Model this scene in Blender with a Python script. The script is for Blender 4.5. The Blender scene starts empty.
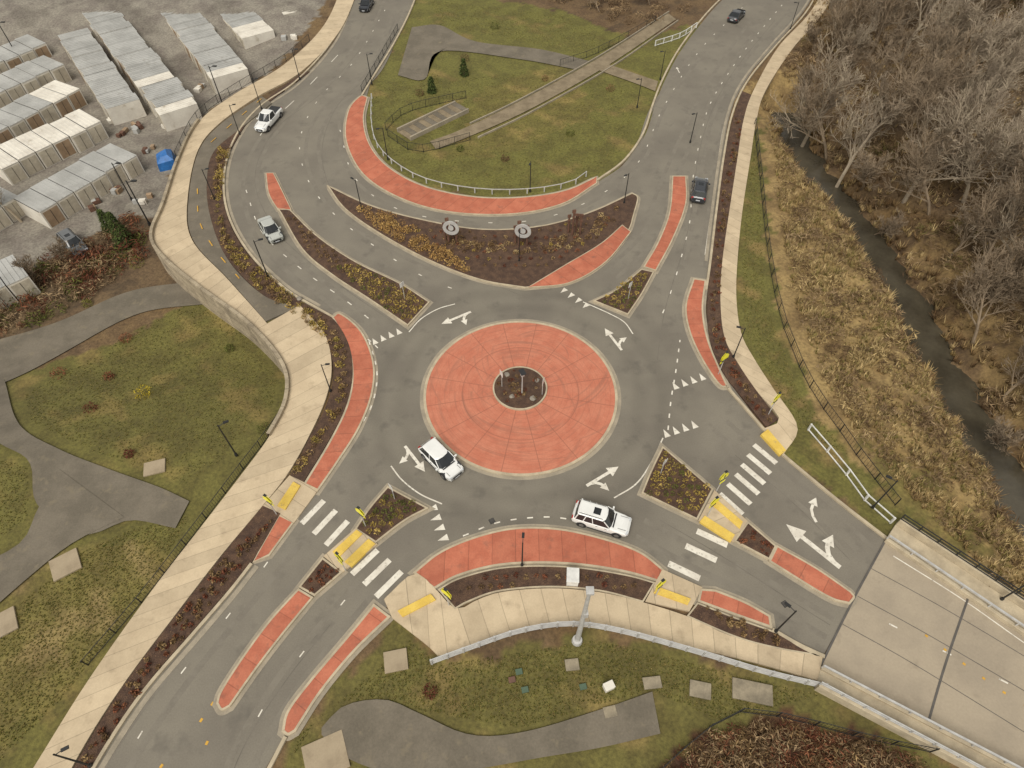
import bpy, math, random
import numpy as np
from mathutils import Vector, geometry, Quaternion
random.seed(7); rng=np.random.default_rng(7)

# ---------------------------------------------------------------- survey rectification
H=50.0; FPX=650.0; TH=math.radians(52.0)
ST,CT=math.sin(TH),math.cos(TH)
def P(px,py,z=0.0):
    u=(px-512)/FPX; v=(py-384)/FPX
    t=(H-z)/(ST+v*CT)
    return (t*u, t*(CT-v*ST))
def PL(pts,z=0.0): return [P(a,b,z) for a,b in pts]
def sstep(a,b,x):
    t=np.clip((x-a)/(b-a),0,1); return t*t*(3-2*t)
def crom(pts,sub=7,closed=False):
    pts=[np.array(p,float) for p in pts]; n=len(pts)
    if n<3: return pts
    out=[]
    rngi=range(n if closed else n-1)
    for i in rngi:
        p1=pts[i]; p2=pts[(i+1)%n]
        p0=pts[(i-1)%n] if (closed or i>0) else 2*p1-p2
        p3=pts[(i+2)%n] if (closed or i+2<n) else 2*p2-p1
        for k in range(sub):
            t=k/sub
            out.append(0.5*((2*p1)+(-p0+p2)*t+(2*p0-5*p1+4*p2-p3)*t*t+(-p0+3*p1-3*p2+p3)*t**3))
    if not closed: out.append(pts[-1])
    return out
def poly(*segs,z=0.0):
    """closed outline: each segment smooth, corners where segments meet"""
    out=[]
    for s in segs:
        w=PL(s,z); c=crom(w) if len(w)>2 else [np.array(p) for p in w]
        for p in c:
            if not out or np.hypot(*(p-out[-1]))>0.03: out.append(p)
    if np.hypot(*(out[0]-out[-1]))<0.03: out.pop()
    return out
def sq(pts): return [np.array(P(*q)) for q in pts]
def line(pts,z=0.0,sub=7): return crom(PL(pts,z),sub)
def area(p):
    a=0
    for i in range(len(p)):
        x1,y1=p[i]; x2,y2=p[(i+1)%len(p)]; a+=x1*y2-x2*y1
    return a/2
def offset(p,d,closed=True):
    n=len(p); out=[]
    for i in range(n):
        a=p[i-1] if (closed or i>0) else p[i]
        b=p[(i+1)%n] if (closed or i<n-1) else p[i]
        c=p[i]
        e1=c-a; e2=b-c
        l1=np.hypot(*e1); l2=np.hypot(*e2)
        if l1<1e-6: e1,l1=e2,l2
        if l2<1e-6: e2,l2=e1,l1
        e1=e1/l1; e2=e2/l2
        n1=np.array([-e1[1],e1[0]]); n2=np.array([-e2[1],e2[0]])
        m=n1+n2; k=np.dot(m,m)
        m=m*2/k if k>1.0 else (n1+n2)*1.2
        out.append(c+m*d)
    return out
def resample(p,n):
    p=np.array(p); d=np.r_[0,np.cumsum(np.hypot(*np.diff(p,axis=0).T))]
    t=np.linspace(0,d[-1],n)
    return np.c_[np.interp(t,d,p[:,0]),np.interp(t,d,p[:,1])], d[-1]
def inpoly(x,y,p):
    p=np.array(p); r=np.zeros(x.shape,bool); n=len(p); j=n-1
    for i in range(n):
        xi,yi=p[i]; xj,yj=p[j]
        c=((yi>y)!=(yj>y))
        with np.errstate(divide='ignore',invalid='ignore'):
            r^= c & (x<(xj-xi)*(y-yi)/(yj-yi+1e-12)+xi)
        j=i
    return r
def segdist(x,y,p):
    d=np.full(x.shape,1e9)
    for i in range(len(p)-1):
        ax,ay=p[i]; bx,by=p[i+1]; dx,dy=bx-ax,by-ay
        t=np.clip(((x-ax)*dx+(y-ay)*dy)/(dx*dx+dy*dy),0,1)
        d=np.minimum(d,np.hypot(x-ax-t*dx,y-ay-t*dy))
    return d
def wob(x,y,s,ph=0.0):
    return (np.sin(x*s+1.7*np.sin(y*s*0.7+ph)+ph)+np.sin(y*s*1.3+1.9*np.sin(x*s*0.6+ph*2)+2*ph)+np.sin((x+y)*s*1.9+ph*3)*0.6)/2.6

# ---------------------------------------------------------------- terrain
SW_L_UP=[(345,-20),(325,25),(285,65),(235,95),(200,122),(180,160),(165,205),(153,238),(168,262),(205,292),(250,325),(284,365),(288,400),(270,437),(240,478),(200,530),(150,595),(90,680),(35,768),(-10,840)]
westline=line(SW_L_UP,0,5)
WSG=1
wl_in=offset(westline,0.9,False)
if wl_in[8][0]<westline[8][0]: wl_in=offset(westline,-0.9,False); WSG=-1
WEST=[*wl_in,np.array([-400.,wl_in[-1][1]]),np.array([-400.,260.]),np.array([wl_in[0][0]+10,260.])]
CREEK=[np.array(p) for p in crom(PL([(785,112),(793,135),(812,172),(850,215),(897,285),(940,365),(978,430),(1020,500),(1075,590),(1180,720)],-3.3),5)]
EEDGE=[np.array(p) for p in PL([(900,-120),(860,-60),(832,5),(798,50),(770,92),(757,122),(752,160),(744,212),(740,262),(740,300),(745,335),(765,365),(800,428),(890,525),(1024,618),(1300,800)])]
EAST=EEDGE+[np.array([500.,EEDGE[-1][1]]),np.array([500.,EEDGE[0][1]])]
def hfun(x,y):
    x=np.asarray(x,float); y=np.asarray(y,float)
    w=inpoly(x,y,WEST)
    h=np.full(x.shape,-0.06)
    h=np.where(w,-0.06-3.0*sstep(30,46,y)*(1-sstep(105,128,y)),h)
    cd=segdist(x,y,CREEK)
    cw=np.clip(cd+0.75*wob(x,y,0.8,0.4)+0.45*wob(x,y,2.3,1.4),0,None)
    h=h-4.0*(1-sstep(0.9,6.4,cw))*(x>5)
    em=inpoly(x,y,EAST)*sstep(1.0,8.0,segdist(x,y,EEDGE))
    h=h+em*(0.28*wob(x,y,0.9)*sstep(3,7,cd))
    east=sstep(0,25,x-(28+(95-y)*0.32))*sstep(6,18,cd)
    h=h+em*1.8*east
    return h
def PT(px,py,it=7):
    z=0.0
    for _ in range(it):
        x,y=P(px,py,z); z=float(hfun(np.array([x]),np.array([y]))[0])
    return x,y,z

# ---------------------------------------------------------------- materials
def lin(r,g,b):
    f=lambda c:(c/255/12.92 if c/255<=0.04045 else ((c/255+0.055)/1.055)**2.4)
    return (f(r),f(g),f(b))
def mat(name,c1,c2=None,s1=0.3,s2=6.0,var=0.25,rough=0.85,bump=0.0,bs=None,attr=False,joint=None,metal=0.0,coat=0.0,dirt=None,lo=0.38,hi=0.62,spec=0.5,fine=True):
    m=bpy.data.materials.new(name); m.use_nodes=True; nt=m.node_tree; N=nt.nodes; L=nt.links
    bs_=N['Principled BSDF']; bs_.inputs['Roughness'].default_value=rough; bs_.inputs['Metallic'].default_value=metal
    bs_.inputs['Specular IOR Level'].default_value=spec
    if coat: bs_.inputs['Coat Weight'].default_value=coat; bs_.inputs['Coat Roughness'].default_value=0.05
    tc=N.new('ShaderNodeTexCoord')
    def noise(s,d=3,r=0.6):
        n=N.new('ShaderNodeTexNoise'); n.inputs['Scale'].default_value=s; n.inputs['Detail'].default_value=d; n.inputs['Roughness'].default_value=r
        L.new(tc.outputs['Object'],n.inputs['Vector']); return n
    def mr(src,a,b,c,d):
        n=N.new('ShaderNodeMapRange'); L.new(src,n.inputs['Value'])
        for k,v in zip(('From Min','From Max','To Min','To Max'),(a,b,c,d)): n.inputs[k].default_value=v
        return n.outputs[0]
    def mix(fac,a,b,mode='MIX'):
        n=N.new('ShaderNodeMix'); n.data_type='RGBA'; n.blend_type=mode
        if isinstance(fac,float): n.inputs[0].default_value=fac
        else: L.new(fac,n.inputs[0])
        for i,v in ((6,a),(7,b)):
            if isinstance(v,tuple): n.inputs[i].default_value=(*v[:3],1)
            else: L.new(v,n.inputs[i])
        return n.outputs[2]
    if attr:
        a=N.new('ShaderNodeAttribute'); a.attribute_name='Col'; col=a.outputs['Color']
        if c2: col=mix(mr(noise(s1,4).outputs[0],lo,hi,0,1),col,mix(1.0,col,c2,'MULTIPLY'))
    else:
        c2=c2 or tuple(x*0.75 for x in c1)
        col=mix(mr(noise(s1).outputs[0],lo,hi,0,1),c1,c2)
    if fine:
        nf=noise(s2,4,0.7)
        vv=mr(nf.outputs[0],0.3,0.7,1-var,1+var)
        cb=N.new('ShaderNodeCombineColor')
        for i in range(3): L.new(vv,cb.inputs[i])
        col=mix(1.0,col,cb.outputs[0],'MULTIPLY')
    if dirt:
        col=mix(mr(noise(dirt[1],3,0.65).outputs[0],dirt[2],dirt[3],0,1),col,dirt[0])
    if joint:
        uv=N.new('ShaderNodeSeparateXYZ'); L.new(tc.outputs['UV'],uv.inputs[0])
        def fr(o,sp):
            a=N.new('ShaderNodeMath'); a.operation='DIVIDE'; L.new(o,a.inputs[0]); a.inputs[1].default_value=sp
            b=N.new('ShaderNodeMath'); b.operation='FRACT'; L.new(a.outputs[0],b.inputs[0])
            c=N.new('ShaderNodeMath'); c.operation='LESS_THAN'; L.new(b.outputs[0],c.inputs[0]); c.inputs[1].default_value=joint[1]/sp
            return c.outputs[0]
        f=fr(uv.outputs[0],joint[0])
        if joint[4]:
            g=fr(uv.outputs[1],joint[4]); mx=N.new('ShaderNodeMath'); mx.operation='MAXIMUM'; L.new(f,mx.inputs[0]); L.new(g,mx.inputs[1]); f=mx.outputs[0]
        col=mix(f,col,mix(1.0,col,(joint[2],)*3,'MULTIPLY'))
        fl=N.new('ShaderNodeMath'); fl.operation='DIVIDE'; L.new(uv.outputs[0],fl.inputs[0]); fl.inputs[1].default_value=joint[0]
        f2=N.new('ShaderNodeMath'); f2.operation='FLOOR'; L.new(fl.outputs[0],f2.inputs[0])
        wn=N.new('ShaderNodeTexWhiteNoise'); wn.noise_dimensions='1D'; L.new(f2.outputs[0],wn.inputs['W'])
        v2=mr(wn.outputs['Value'],0,1,0.89,1.06); c3=N.new('ShaderNodeCombineColor')
        for i in range(3): L.new(v2,c3.inputs[i])
        col=mix(1.0,col,c3.outputs[0],'MULTIPLY')
    L.new(col,bs_.inputs['Base Color'])
    if bump:
        b=N.new('ShaderNodeBump'); b.inputs['Strength'].default_value=bump; b.inputs['Distance'].default_value=0.1
        L.new(noise(bs or s2,2,0.7).outputs[0],b.inputs['Height']); L.new(b.outputs[0],bs_.inputs['Normal'])
    return m
K=1/1.22
def t(r,g,b,k=K): return tuple(min(x*k,0.82) for x in lin(r,g,b))
M_asph=mat('asphalt',t(133,126,113),t(121,114,103),0.16,9.0,0.11,0.9,dirt=(t(107,101,92),0.45,0.56,0.78))
M_wear=mat('asphalt_wear',t(121,114,103),t(128,121,109),0.5,9.0,0.11,0.9,dirt=(t(131,124,112),0.7,0.48,0.62))
M_asph2=mat('trail_asphalt',t(122,113,99),t(108,100,87),0.4,7.0,0.14,0.95,dirt=(t(132,121,101),0.9,0.58,0.75))
M_red=mat('red_concrete',t(198,118,90),t(184,104,78),0.8,7,0.11,0.75,joint=(1.9,0.06,0.68,True,0),dirt=(t(146,96,78),1.1,0.57,0.8))
M_redisl=mat('red_stamped_concrete',t(203,128,101),t(194,116,90),0.8,7,0.09,0.75)
M_conc=mat('sidewalk_concrete',t(210,190,159),t(198,178,148),0.5,8,0.07,0.85,joint=(1.6,0.055,0.64,True,0),dirt=(t(174,155,128),0.9,0.57,0.8))
M_kerb=mat('kerb_concrete',t(198,183,156),t(176,162,138),1.0,8,0.12,0.85)
M_gut=mat('gutter_concrete',t(170,158,138),t(150,140,123),0.6,8,0.12,0.85)
M_mulch=mat('bark_mulch',t(98,74,57),t(76,56,45),1.5,16,0.5,0.95,0.8,12,dirt=(t(140,112,84),9,0.62,0.72))
M_ground=mat('ground_soil_grass',(1,1,1),(0.76,0.73,0.75),0.35,3.2,0.34,0.95,0.5,5,attr=True,lo=0.42,hi=0.6)
M_deck=mat('bridge_deck_concrete',t(173,159,138),t(161,148,129),0.25,6,0.07,0.8,dirt=(t(148,135,117),0.6,0.58,0.8))
M_wall2=mat('wall_panels',t(182,167,142),t(156,142,120),0.8,7,0.15,0.9,joint=(2.4,0.06,0.5,True,0.9),dirt=(t(120,108,92),0.5,0.55,0.75))
M_white=mat('road_paint_white',t(236,230,216),t(218,210,196),1,8,0.06,0.7,dirt=(t(165,157,144),4.0,0.57,0.70))
M_yel=mat('road_paint_yellow',t(222,172,60),t(200,152,60),1,8,0.08,0.7,dirt=(t(160,140,95),3.5,0.60,0.74))
M_tact=mat('tactile_yellow',t(236,202,96),t(224,188,84),1,9,0.08,0.7,0.3,18,dirt=(t(196,168,104),3.0,0.58,0.74))
M_leaf=mat('foliage',(1,1,1),None,1,3,0.2,0.85,attr=True,spec=0.1,fine=False)
M_black=mat('black_metal',(0.02,0.02,0.02),None,1,5,0.1,0.5,fine=False)
M_galv=mat('galvanised_steel',(0.52,0.51,0.49),(0.42,0.41,0.40),2,8,0.08,0.5,metal=0.2)
M_bark=mat('bark',(0.27,0.205,0.14),(0.175,0.135,0.095),0.6,6,0.2,0.95,spec=0.1,fine=False)
M_bark2=mat('pale_bark',(0.36,0.30,0.22),(0.25,0.20,0.15),0.6,6,0.2,0.95,spec=0.1,fine=False)
M_tan=mat('gravel_path',t(146,131,107),t(126,112,90),0.7,10,0.2,0.95)
M_water=mat('creek_water',(0.045,0.038,0.026),(0.075,0.064,0.044),0.25,3,0.1,0.15,0.2,1.5,spec=0.7)
M_croof=mat('container_roof_grey',t(186,185,181),t(166,165,161),0.3,4,0.06,0.6,dirt=(t(150,146,138),0.7,0.6,0.8))
M_cwhite=mat('container_white',t(236,230,218),t(218,211,199),0.4,4,0.06,0.6,dirt=(t(176,164,142),0.8,0.62,0.8))
M_door=mat('container_door',t(208,198,178),t(184,174,156),0.6,4,0.1,0.6)
M_door2=mat('container_door_tan',t(174,148,120),t(152,128,102),0.6,4,0.1,0.6)
M_blue=mat('blue_tarp',(0.02,0.14,0.42),None,1,3,0.2,0.5)
M_signy=mat('sign_yellow_green',(0.80,0.74,0.03),(0.75,0.70,0.03),1,3,0.02,0.4)
M_signw=mat('sign_white',(0.72,0.71,0.68),None,1,3,0.02,0.4)
M_rust=mat('rust_steel',(0.14,0.07,0.045),(0.09,0.045,0.03),2,7,0.2,0.7)
M_glass=mat('car_glass',(0.018,0.021,0.024),(0.014,0.016,0.018),1,2,0.02,0.06,spec=0.7,fine=False)
M_tyre=mat('tyre_rubber',(0.018,0.018,0.018),None,1,5,0.1,0.9,fine=False)
M_rim=mat('wheel_rim',(0.35,0.35,0.36),None,1,5,0.05,0.35,metal=0.8,fine=False)
M_trim=mat('black_trim',(0.025,0.025,0.027),None,1,5,0.05,0.6,fine=False)
M_joint=mat('expansion_joint',(0.10,0.09,0.08),None,1,5,0.05,0.7,fine=False)
M_seam=mat('asphalt_seam',t(106,100,91),t(120,113,103),0.8,5,0.1,0.9)
M_lampw=mat('headlight_lens',(0.6,0.62,0.65),None,1,2,0.02,0.15,fine=False)
M_lampr=mat('tail_lens',(0.4,0.015,0.012),None,1,2,0.02,0.2,fine=False)
M_rock=mat('boulder',(0.26,0.23,0.19),(0.17,0.15,0.125),1.5,5,0.25,0.9,0.6,6)
M_slab2=mat('weathered_slab',t(158,146,124),t(132,122,104),1.0,6,0.15,0.9)
M_gcov=mat('green_valve_cover',t(84,104,84),None,1.0,6,0.15,0.7)
def paint(name,c): return mat(name,c,tuple(x*0.93 for x in c),0.8,3,0.02,0.32,coat=0.8,spec=0.5,fine=False)
M_pw=paint('car_paint_white',(0.74,0.74,0.72)); M_pb=paint('car_paint_dark',(0.025,0.028,0.035)); M_pg=paint('car_paint_silver',(0.42,0.43,0.40)); M_pc=paint('car_paint_grey',(0.12,0.125,0.13))

# ---------------------------------------------------------------- mesh helpers
COL=bpy.context.scene.collection
def new_obj(name,me,parent=None):
    o=bpy.data.objects.new(name,me); COL.objects.link(o)
    if parent: o.parent=parent
    return o
def mesh_obj(name,V,F,mats,M=None,uv=None,smooth=False,parent=None):
    me=bpy.data.meshes.new(name); me.from_pydata([tuple(map(float,v)) for v in V],[],[tuple(map(int,f)) for f in F])
    for m in (mats if isinstance(mats,(list,tuple)) else [mats]): me.materials.append(m)
    if M is not None: me.polygons.foreach_set('material_index',list(M))
    if uv is not None:
        l=me.uv_layers.new(name='UVMap'); idx=np.empty(len(me.loops),int); me.loops.foreach_get('vertex_index',idx)
        l.data.foreach_set('uv',np.array(uv,float)[idx].ravel())
    if smooth: me.polygons.foreach_set('use_smooth',[True]*len(me.polygons))
    me.update(); return new_obj(name,me,parent)
def fast_mesh(name,V,nper,m,cols):
    V=np.ascontiguousarray(V,dtype=np.float32); n=len(V); f=n//nper
    me=bpy.data.meshes.new(name); me.vertices.add(n); me.vertices.foreach_set('co',V.ravel())
    me.loops.add(n); me.loops.foreach_set('vertex_index',np.arange(n,dtype=np.int32))
    me.polygons.add(f); me.polygons.foreach_set('loop_start',np.arange(0,n,nper,dtype=np.int32))
    try: me.polygons.foreach_set('loop_total',np.full(f,nper,dtype=np.int32))
    except Exception: pass
    me.update(calc_edges=True); me.materials.append(m)
    a=me.color_attributes.new('Col','FLOAT_COLOR','POINT'); a.data.foreach_set('color',np.c_[cols,np.ones(n)].astype(np.float32).ravel())
    return new_obj(name,me)
_e=[0]
def eps(): _e[0]+=1; return (_e[0]%70)*0.0013
def tess(p): return geometry.tessellate_polygon([[Vector((float(a[0]),float(a[1]),0)) for a in p]])
def slab(name,p,top,matl,kerb=0.18,gutter=0.3,base=-0.12,parent=None):
    e=eps(); z1=top+e
    p=[np.array(a,float) for a in p]
    if area(p)<0: p=p[::-1]
    n=len(p); V=[];F=[];M=[]
    inn=offset(p,kerb) if kerb else p
    zi=z1-(0.012 if kerb else 0)
    V+= [(a[0],a[1],zi) for a in inn]
    for tr in tess(inn): F.append(tr); M.append(0)
    if kerb:
        b=len(V); V+=[(a[0],a[1],z1) for a in inn]+[(a[0],a[1],z1) for a in p]+[(a[0],a[1],base) for a in p]
        for i in range(n):
            j=(i+1)%n
            F+=[(b+i,b+n+i,b+n+j,b+j),(b+n+i,b+2*n+i,b+2*n+j,b+n+j),(i,b+i,b+j,j)]; M+=[1,1,1]
    else:
        b=len(V); V+=[(a[0],a[1],base) for a in p]
        for i in range(n):
            j=(i+1)%n; F.append((i,b+i,b+j,j)); M.append(0)
    if gutter:
        g=offset(p,-gutter); b=len(V); ze=0.006+e*0.4
        V+=[(a[0],a[1],ze) for a in p]+[(a[0],a[1],ze) for a in g]
        for i in range(n):
            j=(i+1)%n; F.append((b+i,b+n+i,b+n+j,b+j)); M.append(2)
    o=mesh_obj(name,V,F,[matl,M_kerb,M_gut],M,parent=parent)
    me=o.data
    pa=np.array(p); c=pa.mean(0); q=pa-c; w,v=np.linalg.eigh(q.T@q); ax=v[:,1]
    VV=np.array(V)[:,:2]-c; uvp=np.c_[VV@ax,VV@np.array([-ax[1],ax[0]])]
    l=me.uv_layers.new(name='UVMap'); idx=np.empty(len(me.loops),int); me.loops.foreach_get('vertex_index',idx); l.data.foreach_set('uv',uvp[idx].ravel())
    return o
def ribbon(name,Lp,Rp,top,matl,base=-0.4,nx=1,drape=False,worldpts=False,step=0.8,parent=None,lift=0.05,z=0.0):
    if not worldpts:
        if drape:
            Lp=crom([PT(*a)[:2] for a in Lp]); Rp=crom([PT(*a)[:2] for a in Rp])
        else: Lp=line(Lp,z); Rp=line(Rp,z)
    _,len_=resample(Lp,10); n=max(4,int(len_/step))
    L,_=resample(Lp,n); R,_=resample(Rp,n); e=eps()
    mid=(L+R)/2; s=np.r_[0,np.cumsum(np.hypot(*np.diff(mid,axis=0).T))]
    V=[];F=[];UV=[]; w=nx+1
    for i in range(n):
        for k in range(w):
            q=L[i]+(R[i]-L[i])*k/nx
            zz=(float(hfun(np.array([q[0]]),np.array([q[1]]))[0])+lift+e if drape else top+e)
            V.append((q[0],q[1],zz)); UV.append((s[i],np.hypot(*(R[i]-L[i]))*k/nx))
    for i in range(n-1):
        for k in range(nx):
            a=i*w+k; F.append((a,a+1,a+w+1,a+w))
    if not drape:
        b=len(V)
        for i in range(n):
            for q,u in ((L[i],0),(R[i],1)): V.append((q[0],q[1],base)); UV.append((s[i],0))
        for i in range(n-1):
            F.append((i*w,(i+1)*w,b+2*(i+1),b+2*i)); F.append((i*w+nx,b+2*i+1,b+2*(i+1)+1,(i+1)*w+nx))
        F.append((0,b,b+1,nx)); a=(n-1)*w; F.append((a,a+nx,b+2*n-1,b+2*n-2))
    v0,v1,v2=[np.array(V[q]) for q in F[0][:3]]
    if np.cross(v1-v0,v2-v0)[2]<0: F=[f[::-1] for f in F]
    return mesh_obj(name,V,F,matl,uv=UV,parent=parent)
def strip(name,pts,w,top,matl,base=-0.15):
    c=[np.array(a) for a in line(pts)]
    return ribbon(name,offset(c,w/2,False),offset(c,-w/2,False),top,matl,base,worldpts=True,step=0.6)
class B:
    def __init__(s): s.V=[];s.F=[];s.M=[]
    def add(s,V,F,m):
        b=len(s.V); s.V+=[tuple(v) for v in V]; s.F+=[tuple(b+i for i in f) for f in F]; s.M+=[m]*len(F)
    def box(s,c,d,m,rz=0.0,taper=1.0):
        cx,cy,cz=c; x,y,z=[q/2 for q in d]; ca,sa=math.cos(rz),math.sin(rz); V=[]
        for zz,k in ((-z,1),(z,taper)):
            for xx,yy in ((-x,-y),(x,-y),(x,y),(-x,y)):
                xx*=k;yy*=k; V.append((cx+xx*ca-yy*sa,cy+xx*sa+yy*ca,cz+zz))
        s.add(V,[(3,2,1,0),(4,5,6,7),(0,1,5,4),(1,2,6,5),(2,3,7,6),(3,0,4,7)],m)
    def tube(s,p0,p1,r0,r1,n,m,caps=True):
        p0=Vector(p0);p1=Vector(p1);d=(p1-p0)
        if d.length<1e-6: return
        d.normalize(); a=d.orthogonal().normalized(); b=d.cross(a); V=[]
        for p,r in ((p0,r0),(p1,r1)):
            for i in range(n):
                an=2*math.pi*i/n; V.append(p+a*(r*math.cos(an))+b*(r*math.sin(an)))
        F=[(i,(i+1)%n,n+(i+1)%n,n+i) for i in range(n)]
        if caps: F+=[tuple(range(n))[::-1],tuple(range(n,2*n))]
        s.add(V,F,m)
    def loft(s,rings,m):
        n=len(rings[0]); V=[p for r in rings for p in r]; b=len(s.V); s.V+=V
        for i in range(len(rings)-1):
            for j in range(n):
                k=(j+1)%n; s.F.append((b+i*n+j,b+i*n+k,b+(i+1)*n+k,b+(i+1)*n+j)); s.M.append(m)
        s.F.append(tuple(b+j for j in range(n))[::-1]); s.M.append(m)
        s.F.append(tuple(b+(len(rings)-1)*n+j for j in range(n))); s.M.append(m)
    def mesh(s,name,mats,smooth=False,recalc=True):
        me=bpy.data.meshes.new(name); me.from_pydata(s.V,[],s.F)
        for m in mats: me.materials.append(m)
        me.polygons.foreach_set('material_index',s.M)
        if smooth: me.polygons.foreach_set('use_smooth',[True]*len(s.F))
        if recalc:
            import bmesh
            bm=bmesh.new(); bm.from_mesh(me); bmesh.ops.recalc_face_normals(bm,faces=bm.faces); bm.to_mesh(me); bm.free()
        me.update(); return me
    def obj(s,name,mats,loc=(0,0,0),rz=0.0,smooth=False,bevel=0,parent=None):
        o=new_obj(name,s.mesh(name,mats,smooth),parent); o.location=loc; o.rotation_euler[2]=rz
        if bevel:
            b=o.modifiers.new('b','BEVEL'); b.width=bevel; b.segments=2; b.limit_method='ANGLE'; b.angle_limit=math.radians(35)
        return o

# ---------------------------------------------------------------- ground sheet
def axis(a,b,st):
    core=np.arange(a,b+st,st); out=[]; d=st; x=core[-1]
    while x<2500: d*=1.35; x+=d; out.append(x)
    lo=[]; d=st; x=core[0]
    while x>-2500: d*=1.35; x-=d; lo.append(x)
    return np.r_[lo[::-1],core,out]
gx=axis(-100,104,0.5); gy=axis(2,134,0.5)
X,Y=np.meshgrid(gx,gy); Hh=hfun(X,Y)
nx_,ny_=len(gx),len(gy)
Xp=X+0.9*wob(X,Y,1.3,0.3)+0.35*wob(X,Y,4.1,1.0); Yp=Y+0.9*wob(X,Y,1.2,2.0)+0.35*wob(X,Y,3.7,0.5)
C=np.zeros(X.shape+(3,)); C[:]=t(118,96,66)
mott=wob(X,Y,0.55,1.1)
C+= (mott*0.014)[...,None]
C=np.where((mott>0.35)[...,None],np.array(t(102,82,57)),C)
GREEN=np.array(t(110,106,50)); GDEAD=np.array(t(134,118,66))
def zone(px,c,c2=None,th=0.35,s=0.5,ph=0.0,z=0.0):
    global C
    pp=[np.array(P(a,b,z)) for a,b in px]
    k=inpoly(Xp,Yp,pp)
    C[k]=c
    if c2 is not None:
        w=wob(X,Y,s,ph)+0.5*wob(X,Y,s*3.1,ph+1)
        a=np.clip((w-th)/0.5,0,1)[...,None]
        C=np.where(k[...,None],C*(1-a)+np.array(c2)*a,C)
zone([(735,90),(800,60),(830,160),(900,240),(960,340),(1024,440),(1100,560),(1000,640),(880,540),(770,440),(735,340)],t(158,134,88),t(134,111,72),0.1,0.8,0.4)
zone([(738,110),(760,115),(768,230),(785,330),(810,400),(850,450),(905,505),(970,560),(1040,620),(885,545),(780,450),(735,340),(730,250)],t(110,105,52),t(140,120,72),0.3,0.7,1.4)
zone([(850,430),(900,440),(960,500),(1000,560),(960,560),(890,490)],t(124,112,62),t(150,126,80),0.0,0.9,0.4)
zone([(905,230),(960,300),(1024,400),(1100,500),(1100,420),(1024,310),(960,240)],t(142,118,78),t(108,86,60),0.0,0.8,2.4)
zone([(350,-30),(640,-60),(760,-60),(700,30),(670,90),(640,150),(600,190),(520,205),(420,190),(360,150),(365,90),(400,30)],tuple(GREEN),tuple(GDEAD),0.45,0.45,0.2)
zone([(560,-80),(800,-80),(720,15),(640,40),(560,10),(500,0),(430,-30)],t(112,90,62),t(92,74,52),0.1,0.8,0.7)
zone([(480,90),(560,60),(600,110),(520,150),(450,160)],t(114,106,52),t(138,122,68),0.2,0.8,2)
zone([(-500,-100),(345,-100),(330,20),(285,62),(235,92),(200,120),(178,160),(160,215),(120,225),(0,290),(-500,340)],t(142,135,123),t(124,117,106),0.2,0.35,0.9,z=-3)
zone([(-500,320),(0,285),(130,215),(160,215),(190,300),(60,330),(0,360),(-500,480)],t(112,92,66),t(90,74,54),0.1,0.8,0.3,z=-3)
zone([(-500,430),(0,365),(110,330),(190,285),(300,330),(310,400),(290,440),(240,500),(150,620),(40,800),(-500,1000)],t(109,103,51),tuple(GDEAD*0.98),0.3,0.5,0.9,z=-1.2)
zone([(20,560),(120,540),(170,560),(140,610),(60,700),(-60,800),(-60,620)],t(120,110,58),t(144,126,80),0.1,0.6,1.9)
zone([(270,800),(300,735),(400,618),(450,660),(600,630),(820,680),(960,760),(960,900),(200,900)],t(108,101,52),t(136,119,70),0.3,0.6,2.6)
zone([(640,800),(700,735),(790,715),(900,745),(930,800)],t(98,68,46),t(80,56,40),0.0,0.9,0.2)
V=np.c_[X.ravel(),Y.ravel(),Hh.ravel()]
idx=np.arange(nx_*ny_).reshape(ny_,nx_)
F=np.c_[idx[:-1,:-1].ravel(),idx[:-1,1:].ravel(),idx[1:,1:].ravel(),idx[1:,:-1].ravel()]
me=bpy.data.meshes.new('ground'); me.vertices.add(len(V)); me.vertices.foreach_set('co',V.astype(np.float32).ravel())
me.loops.add(F.size); me.loops.foreach_set('vertex_index',F.astype(np.int32).ravel())
me.polygons.add(len(F)); me.polygons.foreach_set('loop_start',np.arange(0,F.size,4,dtype=np.int32))
try: me.polygons.foreach_set('loop_total',np.full(len(F),4,dtype=np.int32))
except Exception: pass
me.update(calc_edges=True); me.materials.append(M_ground)
me.polygons.foreach_set('use_smooth',[True]*len(F))
ca=me.color_attributes.new('Col','FLOAT_COLOR','POINT'); ca.data.foreach_set('color',np.c_[np.clip(C.reshape(-1,3),0.005,1),np.ones(len(V))].astype(np.float32).ravel())
new_obj('ground',me)
cl=[np.array(a) for a in CREEK]
ribbon('creek_water',offset(cl,3.4,False),offset(cl,-3.4,False),-3.40,M_water,-3.6,worldpts=True,step=1.0)

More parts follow.
